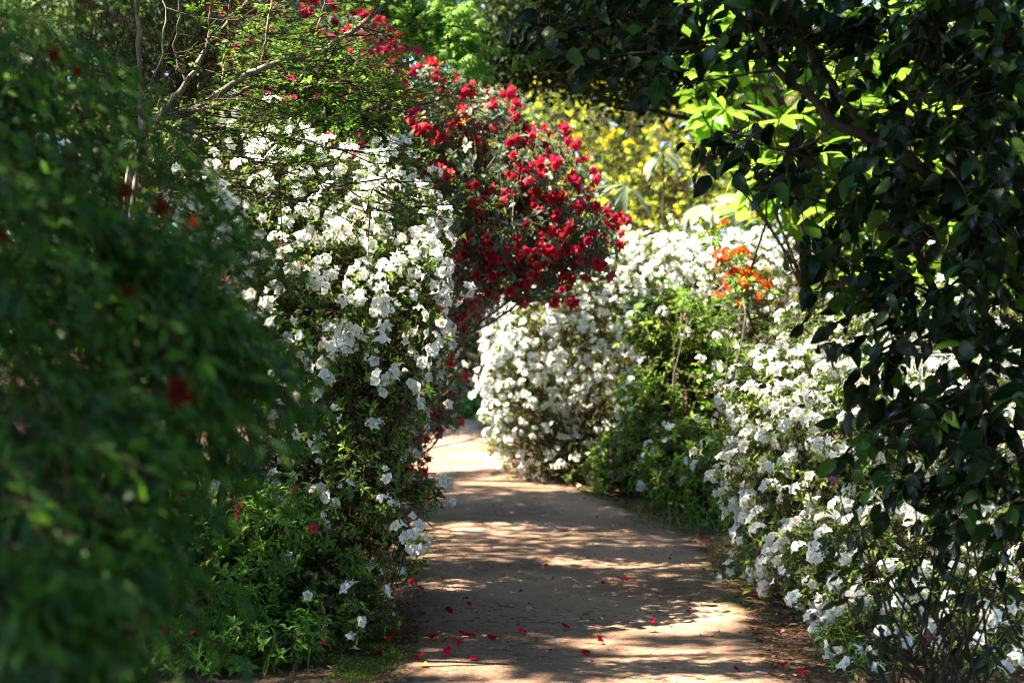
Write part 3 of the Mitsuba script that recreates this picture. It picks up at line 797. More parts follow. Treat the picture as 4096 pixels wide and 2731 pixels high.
def build_camellia():
    rng = np.random.default_rng(51)
    key = thing('camellia', 'dark camellia tree with glossy pointed leaves overhanging the right side of the view', 'tree')
    br = [([(1052, 760, 6.6), (1048, 600, 6.6), (1040, 500, 6.6), (1012, 440, 6.55), (968, 368, 6.5), (949, 328, 6.5), (935, 292, 6.5), (914, 241, 6.45), (905, 180, 6.4), (890, 120, 6.4)], .030, .011),
          ([(1020, 430, 6.5), (1030, 300, 6.5), (1022, 210, 6.45), (960, 194, 6.4), (928, 175, 6.4), (904, 153, 6.4), (841, 126, 6.4), (809, 95, 6.42), (777, 70, 6.45), (752, 27, 6.5), (718, -4, 6.5), (690, -40, 6.5)], .023, .009),
          ([(889, 146, 6.4), (871, 137, 6.5), (849, 108, 6.55), (817, 60, 6.6), (787, 21, 6.6), (757, -6, 6.6), (730, -40, 6.6)], .013, .008),
          ([(985, 300, 6.5), (973, 196, 6.45), (952, 127, 6.5), (944, 87, 6.5), (933, 8, 6.5), (928, -40, 6.5)], .014, .009), ([(973, 196, 6.45), (941, 156, 6.35), (920, 127, 6.3), (905, 90, 6.3)], .010, .005),
          ([(1050, 200, 6.4), (1024, 102, 6.4), (992, 32, 6.4), (970, -4, 6.4), (955, -40, 6.4)], .016, .011), ([(752, 27, 6.5), (700, 45, 6.6), (640, 52, 6.7), (570, 62, 6.75), (535, 82, 6.8)], .006, .002),
          ([(777, 70, 6.45), (720, 78, 6.55), (660, 88, 6.65), (600, 95, 6.7)], .005, .002), ([(841, 126, 6.4), (790, 150, 6.5), (750, 140, 6.5), (715, 130, 6.5)], .005, .002), ([(914, 241, 6.45), (850, 215, 6.5), (790, 190, 6.5), (745, 165, 6.55)], .006, .002),
          ([(935, 292, 6.5), (880, 275, 6.45), (830, 255, 6.45), (790, 248, 6.5)], .006, .002), ([(949, 328, 6.5), (900, 345, 6.4), (850, 350, 6.4), (820, 360, 6.4)], .005, .0016), ([(992, 424, 6.55), (930, 420, 6.4), (880, 425, 6.35), (845, 440, 6.35)], .005, .0016),
          ([(1000, 440, 6.55), (950, 480, 6.4), (905, 500, 6.35), (870, 520, 6.35)], .0045, .0016), ([(720, 0, 6.5), (660, 10, 6.7), (600, 20, 6.8), (550, 30, 6.8)], .006, .002), ([(1012, 600, 6.6), (960, 560, 6.4), (900, 560, 6.3), (840, 580, 6.3)], .004, .0014)]
    nodes = []
    for i, (pts, r0, r1) in enumerate(br):
        c = curve_d(pts)
        if i == 0:
            c[0, 2] = -0.05
        c[2:-1] += rng.normal(0, 0.0025, (len(c) - 3, 3))
        add_part(f'{key}__{"trunk" if i == 0 else "branch"}', tube(c, np.linspace(r0 * (.75 if i == 0 else 1), r1, len(c)), 8), 'brown_bark')
        nodes.append(c[3 if i else 20:])
    nodes = np.vstack(nodes)
    lobes = [L(560, 40, 6.8, 40, 48, .3), L(640, 25, 6.8, 80, 55, .4), L(600, 72, 6.75, 55, 16, .22), L(675, 85, 6.7, 50, 26, .3), L(760, 30, 6.6, 80, 60, .5), L(860, 40, 6.5, 90, 70, .6), L(965, 70, 6.4, 90, 90, .7),
             L(735, 140, 6.6, 40, 22, .3), L(795, 172, 6.6, 60, 28, .35), L(880, 190, 6.5, 75, 60, .5), L(965, 220, 6.4, 80, 90, .6), L(825, 245, 6.5, 42, 34, .3), L(885, 300, 6.4, 75, 55, .45), L(965, 340, 6.3, 80, 90, .6), L(835, 345, 6.4, 34, 28, .25),
             L(880, 390, 6.4, 58, 34, .35), L(965, 430, 6.3, 70, 70, .5), L(905, 440, 6.4, 56, 44, .4), L(1000, 520, 6.2, 45, 60, .4), L(930, 500, 6.3, 46, 26, .3), L(1080, 200, 6.3, 90, 260, .7), L(640, -110, 6.7, 180, 90, .6), L(880, -120, 6.5, 200, 110, .8)]
    cam = [leaf_tmpl(w, 5, fo, c, 0.42, tipdrop=td, wave=wv) for w, fo, c, td, wv in ((.52, .22, .25, .08, .06), (.46, .35, .55, .1, .1), (.56, .12, .15, .14, .04))]
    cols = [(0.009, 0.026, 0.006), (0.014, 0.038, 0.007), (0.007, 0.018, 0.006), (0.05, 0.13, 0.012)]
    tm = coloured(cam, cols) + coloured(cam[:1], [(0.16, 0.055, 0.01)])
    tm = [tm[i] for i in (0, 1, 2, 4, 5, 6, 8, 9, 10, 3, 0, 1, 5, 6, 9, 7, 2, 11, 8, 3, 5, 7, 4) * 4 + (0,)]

    def bias(p):
        X, Y, _ = project(p)
        w = np.interp(X, [520, 700, 780, 860, 930], [0.64, 0.62, 0.66, 0.72, 0.82])
        return w * (1 - 0.52 * np.exp(-((X - 785) / 85) ** 2 - ((Y - 110) / 50) ** 2)) * np.interp(meshkit.noise(p * 4.5), [.35, .5], [.35, 1]) * np.where((X < 950) & (Y > 290), .66, 1) * np.where((X < 950) & (Y > 200), .8, 1)
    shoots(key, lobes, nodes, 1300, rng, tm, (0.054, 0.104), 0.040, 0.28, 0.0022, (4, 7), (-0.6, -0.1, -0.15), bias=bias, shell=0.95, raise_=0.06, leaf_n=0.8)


build_camellia()


# ------------------------------------------------------------------ blurred leafy shrub close on the left
def build_front():
    rng = np.random.default_rng(61)
    key = thing('leafy_shrub', 'dark green out of focus shrub close by on the left, its sprays drooping rightwards', 'shrub')
    lobes = [L(-5, 110, 4.4, 70, 90, .4), L(45, 190, 4.2, 85, 75, .4), L(25, 320, 3.7, 150, 150, .5), L(125, 290, 4.0, 80, 80, .4), L(190, 370, 3.8, 75, 75, .4), L(170, 260, 4.0, 50, 45, .3), L(90, 460, 3.4, 130, 110, .45), L(140, 450, 3.4, 75, 70, .4), L(5, 590, 3.0, 110, 140, .4),
             L(30, 610, 2.9, 68, 110, .35), L(215, 305, 4.2, 40, 28, .25), L(215, 400, 3.8, 42, 42, .3), L(150, 480, 3.5, 34, 24, .25), L(-160, 350, 3.6, 150, 330, .6), L(75, 560, 3.0, 48, 60, .3)]
    base = np.array([-1.15, 3.6, -0.03])
    nodes = []
    for i in range(16):
        l = np.array(lobes[i % len(lobes)])
        e = l[:3] + rng.normal(0, .3, 3) * l[3:]
        b = base + np.r_[rng.normal(0, .2, 2), 0]
        pts = smooth_line([b, b * 0.5 + e * 0.5 + [-0.15, 0, 0.25], e * 0.85 + b * 0.15 + [-.05, 0, 0.15], e], 12)
        add_part(f'{key}__stem', tube(pts, np.linspace(0.012, 0.002, 12), 6), 'brown_bark')
        nodes.append(pts[4:])
    nodes = np.vstack(nodes)
    lt = [leaf_tmpl(w, 3, fo, c, 0.55) for w, fo, c in ((.34, .15, .3), (.28, .25, .5), (.38, .1, .2))]
    tm = coloured(lt, [(0.042, 0.130, 0.009), (0.078, 0.220, 0.014), (0.048, 0.130, 0.036)])
    shoots(key, lobes, nodes, 1750, rng, tm, (0.030, 0.056), 0.021, 0.10, 0.0012, (8, 14), (0.85, -0.05, -0.62), leaf_up=0.6, mat='sheen_leaf_material', maxlen=0.35, shell=0.8, lean_w=1.3, lean_n=.28, side_w=.5, bias=lambda p: np.interp(meshkit.noise(p * 4.2), [.33, .5], [.25, 1]))
    fringe = [L(60, 40, 4.4, 25, 25, .2), L(110, 100, 4.4, 30, 30, .25), L(165, 170, 4.3, 30, 30, .25), L(215, 240, 4.2, 30, 30, .2), L(240, 320, 4.1, 30, 30, .2), L(250, 385, 3.9, 30, 30, .2), L(205, 460, 3.6, 30, 30, .2), L(145, 530, 3.3, 30, 30, .2), L(115, 590, 3.0, 25, 30, .15), L(85, 640, 2.9, 25, 30, .15)]
    shoots(key, fringe, nodes, 95, rng, tm, (0.030, 0.054), 0.024, 0.10, 0.0014, (11, 19), (0.85, -0.05, -0.6), leaf_up=0.6, mat='sheen_leaf_material', maxlen=0.5, shell=0.9, lean_w=2.2, lean_n=.16, side_w=.55, limit=120, part='outer_leaf', stuff='fringe_foliage')
    # a few red flowers among the leaves
    P = np.array([at(x, y, d) for x, y, d in ((174, 390, 3.0), (122, 190, 3.3), (158, 205, 3.25), (52, 55, 3.8), (2, 235, 3.2), (192, 222, 3.5), (125, 290, 3.4), (75, 72, 4.0))])
    col = [flower_tmpl(rng, rows=4, open_=1, petal=c, throat=c, stamen=c, stamens=2) for c in ((0.13, 0.014, 0.012), (0.09, 0.022, 0.010))]
    n = len(P)
    candidates(key, 'flower', 'blossom', 'petal_material', col, np.array([0, 1, 1, 0, 0, 0, 1, 0]), frames_z(np.tile([0.5, -0.6, -0.1], (n, 1)), rng), np.array([.030, .02, .022, .016, .012, .010, .016, .014]), P, 300)


build_front()


# ------------------------------------------------------------------ maple, large-leaved rhododendrons, orange azalea, yellow shrub
def build_maple():
    rng = np.random.default_rng(71)
    key = thing('japanese_maple', 'light green maple with finely lobed leaves behind the top of the red rhododendron', 'tree')
    trunk = smooth_line([(-3.3, 15.4, -0.05), (-3.1, 15.3, 1.2), (-2.5, 15.2, 2.4), (-1.6, 15.0, 3.3)], 12)
    add_part(f'{key}__trunk', tube(trunk, np.linspace(.07, .03, 12), 8), 'grey_bark')
    nodes = [trunk[6:]]
    for e in ((380, 0, 14.6), (430, 20, 14.5), (470, 45, 14.4), (450, -40, 14.6), (395, 30, 14.7), (330, -30, 14.8)):
        b = trunk[rng.integers(7, 11)]
        q = at(*e)
        c = smooth_line([b, (b + q) / 2 + [0, 0, .25], q], 10)
        add_part(f'{key}__branch', tube(c, np.linspace(.022, .003, 10), 6), 'grey_bark')
        nodes.append(c[3:])
    nodes = np.vstack(nodes)
    pal = [palm_tmpl(rng), palm_tmpl(rng), palm_tmpl(rng)]
    tm = coloured(pal, [(0.13, 0.30, 0.03), (0.16, 0.36, 0.035), (0.10, 0.24, 0.03)])
    lobes = [L(400, 10, 14.6, 45, 35, .4), L(445, 25, 14.5, 36, 36, .4), L(468, 45, 14.4, 16, 24, .25), L(395, -45, 14.7, 50, 35, .4), L(360, -20, 14.8, 50, 35, .5)]
    shoots(key, lobes, nodes, 330, rng, tm, (0.052, 0.075), 0.05, 0.35, 0.0018, (4, 7), (0.4, -0.2, -0.4), leaf_up=0.8, mat='leaf_material', barkm='grey_bark', maxlen=0.4)


build_maple()

BIGL = [leaf_tmpl(w, 5, fo, c, 0.55) for w, fo, c in ((.32, .2, .2), (.27, .3, .5), (.34, .1, .1))]


def rosette_shrub(key, label, rosettes, base, seed, cols, size, droop, r0=0.02, nleaf=(9, 13), group_key=None):
    rng = np.random.default_rng(seed)
    thing(key, label, 'rhododendron')
    tm = coloured(BIGL, cols)
    P, Rm, S = [], [], []
    for i, (X, Y, d, up) in enumerate(rosettes):
        c = at(X, Y, d)
        b = np.array(base[i % len(base)], float) + np.r_[rng.normal(0, .05, 2), 0]
        a = unit(np.array([rng.normal(0, .25), -0.25, up]))
        pts = smooth_line([b, b * 0.5 + c * 0.5 + np.r_[rng.normal(0, .15, 2), 0.1], c - a * 0.25 + rng.normal(0, .03, 3), c + a * 0.03], 12)
        pts[0, 2] = -0.03
        add_part(f'{key}__stem', tube(pts, np.linspace(r0, r0 * 0.35, 12), 7), 'brown_bark')
        k = rng.integers(*nleaf)
        az = np.arange(k) * 2.4 + rng.normal(0, .2, k)
        fz = frames_z(a[None], rng)[0]
        inc = rng.uniform(0.9, 1.7, k) + droop
        side = np.cos(az)[:, None] * fz[:, 0] + np.sin(az)[:, None] * fz[:, 1]
        dd = a * np.cos(inc)[:, None] + side * np.sin(inc)[:, None]
        nn = a * np.sin(inc)[:, None] - side * np.cos(inc)[:, None] + rng.normal(0, .15, (k, 3))
        P.append(c + dd * 0.02); Rm.append(frames(dd, nn)); S.append(rng.uniform(*size, k))
    P, Rm, S = np.vstack(P), np.vstack(Rm), np.concatenate(S)
    candidates(key, 'leaf', 'foliage', 'broad_leaf_material', tm, rng.integers(0, len(tm), len(P)), Rm, S, P, 300)


rosette_shrub('silvery_rhododendron', 'rhododendron with long drooping silvery leaves above the far white azalea', [(627, 184, 17.2, 1.0), (703, 203, 17.3, 1.0), (662, 150, 17.8, 1.0), (735, 200, 17.5, 1)], [(1.2, 17.6, 0), (1.6, 17.8, 0)], 72,
              [(0.20, 0.27, 0.17), (0.16, 0.23, 0.13), (0.25, 0.31, 0.22)], (0.25, 0.37), 0.8, 0.012, (8, 11))
rng_ = np.random.default_rng(73)
rosette_shrub('large_leaf_rhododendron', 'rhododendron with broad lime green leaves glowing behind the dark camellia', [(X + rng_.normal(0, 6), Y + rng_.normal(0, 6), d, 1.0) for X, Y, d in
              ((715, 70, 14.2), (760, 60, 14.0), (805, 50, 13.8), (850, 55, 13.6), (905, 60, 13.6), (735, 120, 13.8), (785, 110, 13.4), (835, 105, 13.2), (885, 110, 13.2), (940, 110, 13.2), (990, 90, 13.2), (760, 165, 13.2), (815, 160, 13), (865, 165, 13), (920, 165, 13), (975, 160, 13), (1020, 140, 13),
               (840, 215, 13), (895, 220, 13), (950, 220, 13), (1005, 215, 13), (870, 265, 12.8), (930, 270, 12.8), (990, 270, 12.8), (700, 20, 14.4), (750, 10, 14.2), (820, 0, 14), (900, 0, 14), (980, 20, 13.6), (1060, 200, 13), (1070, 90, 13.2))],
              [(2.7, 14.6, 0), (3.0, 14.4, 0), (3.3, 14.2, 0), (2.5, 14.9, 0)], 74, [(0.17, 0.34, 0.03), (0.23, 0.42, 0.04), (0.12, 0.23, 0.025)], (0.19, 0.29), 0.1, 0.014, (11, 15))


lobes_lime = [L(750, 70, 14.9, 80, 70, .5), L(850, 60, 14.6, 90, 80, .5), L(955, 80, 14.4, 90, 90, .5), L(790, 170, 14.6, 90, 60, .5), L(890, 190, 14.2, 90, 80, .5), L(990, 220, 14.2, 80, 100, .5), L(900, 280, 14.0, 90, 40, .4)]
rng_ = np.random.default_rng(77)
p_, n_ = lobe_points(lobes_lime, 520, rng_, .8)
whorls('large_leaf_rhododendron', p_, unit(n_ * .5 + [0, -.25, .9] + rng_.normal(0, .3, p_.shape)), rng_, [(3, (0.17, 0.34, 0.03)), (2, (0.23, 0.42, 0.04)), (1.5, (0.09, 0.18, 0.02))], (0.15, 0.24), (6, 9), (0.9, 1.6), 'broad_leaf_material', [OVAL[0], BIGL[0], BIGL[2]], smooth=True)


def build_orange():
    rng = np.random.default_rng(75)
    lobes = [L(712, 240, 13.6, 12, 10, .15), L(735, 262, 13.5, 14, 14, .15), L(745, 290, 13.4, 16, 20, .2), L(770, 300, 13.4, 10, 16, .15), L(725, 305, 13.5, 18, 14, .2), L(690, 300, 13.6, 14, 12, .2)]
    azalea('orange_azalea', 'thin stemmed azalea with bright orange flowers in front of the far white azalea', lobes, [(1.55, 13.7, 0), (1.6, 13.6, 0)], 76, 190, FRESH_AZ,
           lambda p: np.clip(0.6 - 3 * (p[:, 0] < 1.38) - 2 * (p[:, 2] < 1.35), 0.0, 0.45), tm_f=ORANGE, fsize=(0.024, 0.034), fcount=(1, 3), n_stem=8, r0=0.008, bark_='grey_bark', limit=200, lsize=(0.03, 0.06), budp=0, inner=0)


build_orange()
YEL = [flower_tmpl(rngF, rows=3, cols=3, stamens=0, petal=(0.86, 0.70, 0.03), throat=(0.82, 0.6, 0.03))]
lobes_y = [L(560, 120, 23.5, 55, 50, 1), L(640, 120, 24, 70, 60, 1), L(720, 130, 24, 70, 70, 1), L(600, 190, 23.5, 70, 55, 1), L(690, 200, 23.5, 80, 60, 1), L(540, 200, 24, 60, 60, 1), L(640, 245, 23, 90, 55, 1), L(780, 220, 24, 70, 80, 1), L(530, 60, 25, 80, 60, 1),
           L(630, 50, 25.5, 90, 60, 1), L(740, 50, 25.5, 80, 60, 1), L(640, 330, 23.5, 150, 90, 1.2), L(500, 300, 25, 60, 120, 1), L(860, 130, 22.5, 90, 110, 1), L(970, 130, 22.5, 90, 120, 1), L(680, 170, 24.8, 120, 80, .8), L(860, 270, 22.5, 110, 90, 1)]
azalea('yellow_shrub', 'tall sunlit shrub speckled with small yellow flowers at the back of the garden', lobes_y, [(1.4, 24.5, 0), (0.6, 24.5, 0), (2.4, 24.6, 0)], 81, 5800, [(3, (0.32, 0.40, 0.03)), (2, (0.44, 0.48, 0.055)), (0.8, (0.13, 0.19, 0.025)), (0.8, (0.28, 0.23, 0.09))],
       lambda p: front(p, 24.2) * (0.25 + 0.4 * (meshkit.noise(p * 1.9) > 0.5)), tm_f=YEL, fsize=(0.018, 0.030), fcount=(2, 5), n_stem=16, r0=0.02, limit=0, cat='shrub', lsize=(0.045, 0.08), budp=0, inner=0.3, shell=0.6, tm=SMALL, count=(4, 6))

# dark plants at the far end of the path
lobes_end = [L(440, 330, 24.5, 60, 95, 1), L(380, 320, 23.5, 70, 110, 1), L(490, 330, 26, 50, 90, 1), L(430, 250, 25, 70, 60, 1), L(330, 300, 22, 60, 110, 1)]
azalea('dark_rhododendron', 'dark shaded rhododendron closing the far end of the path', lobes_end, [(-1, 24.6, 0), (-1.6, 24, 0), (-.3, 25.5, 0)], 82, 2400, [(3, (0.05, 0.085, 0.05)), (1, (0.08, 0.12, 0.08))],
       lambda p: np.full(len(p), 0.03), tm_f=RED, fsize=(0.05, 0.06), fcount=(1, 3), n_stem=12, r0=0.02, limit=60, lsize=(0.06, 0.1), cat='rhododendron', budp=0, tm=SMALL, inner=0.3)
azalea('green_bush', 'small rounded green bush at the foot of the path bend', [L(474, 408, 21.6, 17, 14, .28), L(464, 414, 21.4, 10, 9, .2)], [(-0.42, 21.6, 0)], 83, 520, [(1, (0.06, 0.15, 0.02)), (1, (0.08, 0.2, 0.025))],
       n_stem=4, r0=0.008, lsize=(0.03, 0.05), cat='bush', inner=0.2)

# dark thicket behind the grey branches
lobes_th = [L(60, 40, 13.2, 110, 90, .8), L(190, 30, 13.4, 100, 90, .8), L(120, 150, 13, 130, 90, .8), L(240, 150, 13.2, 80, 80, .7), L(20, 300, 12.5, 100, 140, .8), L(180, 300, 12, 120, 120, .7), L(300, -20, 14, 80, 60, .8), L(-120, 100, 13, 120, 160, .8)]
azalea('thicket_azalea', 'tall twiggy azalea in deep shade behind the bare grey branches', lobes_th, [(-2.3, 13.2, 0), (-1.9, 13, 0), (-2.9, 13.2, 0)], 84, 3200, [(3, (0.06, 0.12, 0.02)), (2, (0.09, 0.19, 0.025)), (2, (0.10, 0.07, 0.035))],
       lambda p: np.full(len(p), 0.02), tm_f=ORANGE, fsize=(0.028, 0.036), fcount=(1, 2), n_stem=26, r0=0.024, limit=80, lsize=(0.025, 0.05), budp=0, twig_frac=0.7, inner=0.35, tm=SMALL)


# ------------------------------------------------------------------ bare twiggy young rhododendron, bottom right
def build_twiggy():
    rng = np.random.default_rng(91)
    key = thing('young_rhododendron', 'sparse twiggy rhododendron with narrow dark leaves in front of the right white azalea', 'rhododendron')
    nodes = []
    ends = [(835, 470, 6.5), (850, 500, 6.5), (828, 580, 6.4), (905, 540, 6.5), (880, 610, 6.3), (930, 640, 6.3), (960, 520, 6.4), (1000, 560, 6.4), (840, 640, 6.3), (890, 690, 6.2), (1015, 640, 6.3), (950, 600, 6.4), (985, 610, 6.4), (920, 470, 6.5)]
    ends += [(rng.uniform(830, 1030), rng.uniform(430, 680), rng.uniform(6.1, 6.6)) for _ in range(26)]
    for i, e in enumerate(ends):
        b = np.array([(1.25, 6.3, -.03), (1.48, 6.4, -.03), (1.38, 6.25, -.03)][i % 3]) + np.r_[rng.normal(0, .04, 2), 0]
        q = at(*e)
        c = smooth_line([b, b * .6 + q * .4 + np.r_[rng.normal(.05, .08, 2), 0], b * .25 + q * .75 + rng.normal(0, .04, 3) + [0, 0, .03], q], 14)
        c[2:-1] += rng.normal(0, .004, (11, 3))
        add_part(f'{key}__stem', tube(c, np.linspace(.007, .0016, 14), 5), 'brown_bark')
        nodes.append(c[4:])
    nodes = np.vstack(nodes)
    lt = coloured([leaf_tmpl(.34, 4, .3, c, .5) for c in (.3, .6)], [(0.022, 0.045, 0.018), (0.03, 0.06, 0.02), (0.02, 0.035, 0.018)])
    lobes = [L(870, 530, 6.4, 50, 60, .2), L(930, 600, 6.35, 90, 80, .25), L(880, 640, 6.3, 60, 50, .2), L(990, 600, 6.35, 50, 90, .25)]
    shoots(key, lobes, nodes, 42, rng, lt, (0.05, 0.075), 0.02, 0.4, 0.0016, (3, 5), (-.2, -.1, .1), leaf_up=.5, maxlen=.4)
    b = [at(833, 486, 6.5), at(930, 642, 6.3)]
    for q in b:
        v, f, c = bell_tmpl(rng, col=(0.35, 0.02, 0.08), rim=(0.6, 0.2, 0.3))
        k = frames_z(np.array([[0, -.3, 1.0]]), rng)[0]
        add_part(f'{key}__flower_bud', ((v * .026) @ k.T + q, f), 'petal_material', True, c)


build_twiggy()


# ------------------------------------------------------------------ trees that shade the path, and the wood behind
QUAD = [(np.array([[0, 0, 0], [-.27, .5, .06], [0, 1, -.08], [.27, .5, .06]], float), np.array([[0, 2, 1], [0, 3, 2]]))]
TREE_LEAF = [leaf_tmpl(.55, 2, .2, .2, .5), leaf_tmpl(.5, 2, .1, .4, .5)]


def tree(key, label, base, lobes, seed, n_cl, per, leaf, cols, r0, gaps=(), spread=0.3, group=None, fork=None, keep=None, n_limb=8, barkm='brown_bark', tmpl=None):
    rng = np.random.default_rng(seed)
    thing(key, label, 'tree', group)
    lobes = [np.asarray(l, float) for l in lobes]
    top = np.mean([l[:3] for l in lobes], 0)
    f0 = np.array(fork if fork is not None else np.array(base) * [1, 1, 0] + (top - base) * [.15, .15, .55])
    trunk = smooth_line([np.array(base) - [0, 0, .1], np.array(base) * .5 + f0 * .5 + np.r_[rng.normal(0, .06, 2), 0], f0, f0 * .4 + top * .6], 16)
    add_part(f'{key}__trunk', tube(trunk, np.linspace(r0, r0 * .4, 16), 9), barkm)
    nodes = [trunk[10:]]
    for i in range(n_limb):
        l = lobes[i % len(lobes)]
        e = l[:3] + rng.normal(0, .35, 3) * l[3:]
        b = trunk[rng.integers(9, 15)]
        c = smooth_line([b, b * .6 + e * .4 + rng.normal(0, .12, 3), e], 11)
        add_part(f'{key}__limb', tube(c, np.linspace(r0 * .4, r0 * .07, 11), 6), barkm)
        nodes.append(c[3:])
    p, nr = lobe_points(lobes, n_cl, rng, 0.85)
    if keep is not None:
        p = p[rng.random(len(p)) < keep(p)]
    n = len(p) * per
    P = np.repeat(p, per, 0) + rng.normal(0, spread, (n, 3)) * [1, 1, .55]
    if len(gaps):
        ok = np.ones(n, bool)
        for (g, r) in gaps:
            w = P - np.asarray(g)
            t = w @ SUN
            dd = np.linalg.norm(w - t[:, None] * SUN, axis=1)
            ok &= (dd > r) | (t < 0)
        P = P[ok]; n = len(P)
    d = unit(rng.normal(size=(n, 3)) + [0, 0, -.4])
    tmpl = tmpl or TREE_LEAF
    v, f, c = scatter(tmpl, rng.integers(0, len(tmpl), n), frames(d, rng.normal(size=(n, 3)) * .7 + [0, 0, 1]), rng.uniform(*leaf, n), P, pick_palette(cols, n, rng))
    soup(f'{key}__crown', 'leaf_material', v, f, c)
    labels[f'{key}__crown'] = {'kind': 'stuff'}
    ZPTS.append(P)
    nodes = np.vstack(nodes)
    twigs(key, p, unit(p - f0), nodes, rng, barkm, .12, .008 * leaf[1] / .12, .002, maxlen=.9)


OAK = [(3, (0.06, 0.12, 0.02)), (2, (0.08, 0.16, 0.025)), (1, (0.045, 0.08, 0.018))]
GAPS = [(at(470, 455, 17.5), .75), (at(500, 462, 16.6), .5), (at(430, 470, 16.2), .5), (at(515, 400, 15), .65), (at(505, 340, 15.2), .5), (at(550, 330, 15), .55), (at(560, 390, 15), .4), (at(600, 265, 15.4), .55), (at(660, 250, 15.6), .6), (at(735, 260, 15), .5),
        (at(365, 215, 9.3), .46), (at(410, 270, 9.0), .32), (at(320, 190, 9.6), .4), (at(250, 135, 10.0), .4), (at(215, 160, 10.1), .3), (at(445, 15, 14.4), .6), (at(395, 5, 14.6), .5), (at(480, 95, 12.3), .45), (at(445, 55, 12.5), .3), (at(600, 235, 12.2), .4), (at(500, 170, 12.4), .35), (at(555, 250, 12.2), .3), (at(400, 540, 8.9), .05), (at(434, 490, 9), .12), (at(425, 540, 8.9), .10), (at(405, 610, 8.6), .08), (at(470, 668, 7.95), .2), (at(600, 640, 8.5), .16), (at(690, 655, 8.2), .2), (at(560, 612, 9.2), .09), (at(660, 600, 9.5), .08), (at(740, 625, 8.9), .1), (at(520, 690, 7.5), .24), (at(650, 685, 7.6), .2), (at(760, 690, 7.5), .24),
        (at(780, 110, 13.4), .8), (at(860, 90, 13.4), .8), (at(940, 130, 13), .8), (at(820, 170, 13), .7), (at(930, 215, 13), .8), (at(720, 60, 14.2), .7), (at(640, 180, 14.4), .8), (at(700, 210, 14.6), .7), (at(745, 285, 13.4), .35), (at(770, 395, 10.3), .18), (at(690, 320, 13.8), .4), (at(720, 385, 13.6), .3), (at(640, 300, 14.4), .25), (at(627, 190, 17.2), .4), (at(705, 212, 17.3), .5), (at(300, 100, 8.1), .35), (at(370, 110, 8.1), .25), (at(390, 520, 8.7), .12), (at(300, 545, 8.4), .14), (at(300, 100, 11), .35), (at(350, 90, 11), .25), (at(440, 430, 9.2), .08)]


def dapple(lo, hi, scale, seed):
    """Thickness of a crown: clumps and holes."""
    return lambda p: np.interp(meshkit.fbm((p - SUN * (p[:, 2:] / SUN[2])) * scale, 2, seed=seed), [0.36, 0.5], [lo, hi])


SG = 'trees shading the path'
tree('shade_tree', 'tall leafy tree left of the path whose crown shades the near shrubs', (-5.6, 8.0, 0), [(-6.2, 6.0, 7.4, 3.0, 3.0, 1.8), (-5.4, 10.2, 7.2, 2.6, 2.4, 1.7), (-3.9, 7.5, 7.2, 2.2, 3.0, 1.5), (-6.8, 9, 8.6, 2.6, 3, 1.6), (-3.2, 11.2, 6.4, 1.8, 1.8, 1.2)], 101, 1500, 26, (.09, .15), OAK, .2,
     GAPS, .3, SG, keep=dapple(.66, 1, .9, 3), tmpl=QUAD)
tree('shade_tree_001', 'tall leafy tree behind the near left shrub whose crown shades the bend', (-6.0, 14.5, 0), [(-4.6, 13.8, 7.2, 2.2, 2.2, 1.6), (-5.8, 15.6, 7.6, 2.2, 2.2, 1.6), (-3.0, 14.4, 6.8, 1.6, 1.8, 1.2), (-4.4, 20.8, 5.6, 2.0, 1.5, 1.6), (-3.2, 20.6, 4.4, 1.5, 1.2, 1.0), (-2.2, 20.9, 3.2, 1.1, .9, .8)], 102, 1300, 24, (.09, .15), OAK, .18, GAPS, .3, SG, keep=dapple(.35, 1, .9, 5), tmpl=QUAD)
BIG = (.14, .24)
tree('shade_tree_002', 'broad tree beside the viewpoint on the left', (-4.2, 0.5, 0), [(-3.6, 0.5, 6.6, 3, 3, 1.8), (-4.8, 3.2, 6.2, 2.4, 2.4, 1.6), (-1.6, 2.2, 6.6, 2.4, 2.6, 1.4), (-2.4, 6.2, 6.7, 1.8, 1.7, 1.0), (-6.6, 1.5, 7, 2.5, 2.5, 2), (-5.2, 2.6, 2.6, 2.0, 2.6, 2.2)], 103, 1150, 20, BIG, OAK, .22, GAPS, .32, SG, tmpl=QUAD)
tree('shade_tree_003', 'broad tree behind the viewpoint', (1.6, -4.5, 0), [(1.2, -3.6, 5.6, 3.2, 2.6, 2.2), (-2, -4.4, 5.2, 2.8, 2.4, 2.4), (4, -3, 5.2, 2.6, 2.6, 2.4), (1, -5, 2.4, 5.5, 1.6, 2.2), (1.6, 0.0, 6.6, 2.6, 2.4, 1.3), (-4.5, -4, 2.6, 2.2, 2, 2.4)], 104, 1600, 22, BIG, OAK, .22, (), .34, SG, tmpl=QUAD)
tree('shade_tree_004', 'broad tree right of the viewpoint beyond the camellia', (5.2, 4.2, 0), [(4.4, 4.0, 5.2, 2.4, 2.8, 2.0), (5.4, 6.4, 5.0, 2.0, 2.4, 2.2), (4.4, 2.0, 3.0, 1.8, 2.6, 2.6), (2.2, 4.4, 6.6, 2.2, 2.6, 1.2), (5.4, -1, 3, 2, 2.6, 2.6)], 105, 1500, 22, BIG, OAK, .2, GAPS, .34, SG, tmpl=QUAD)
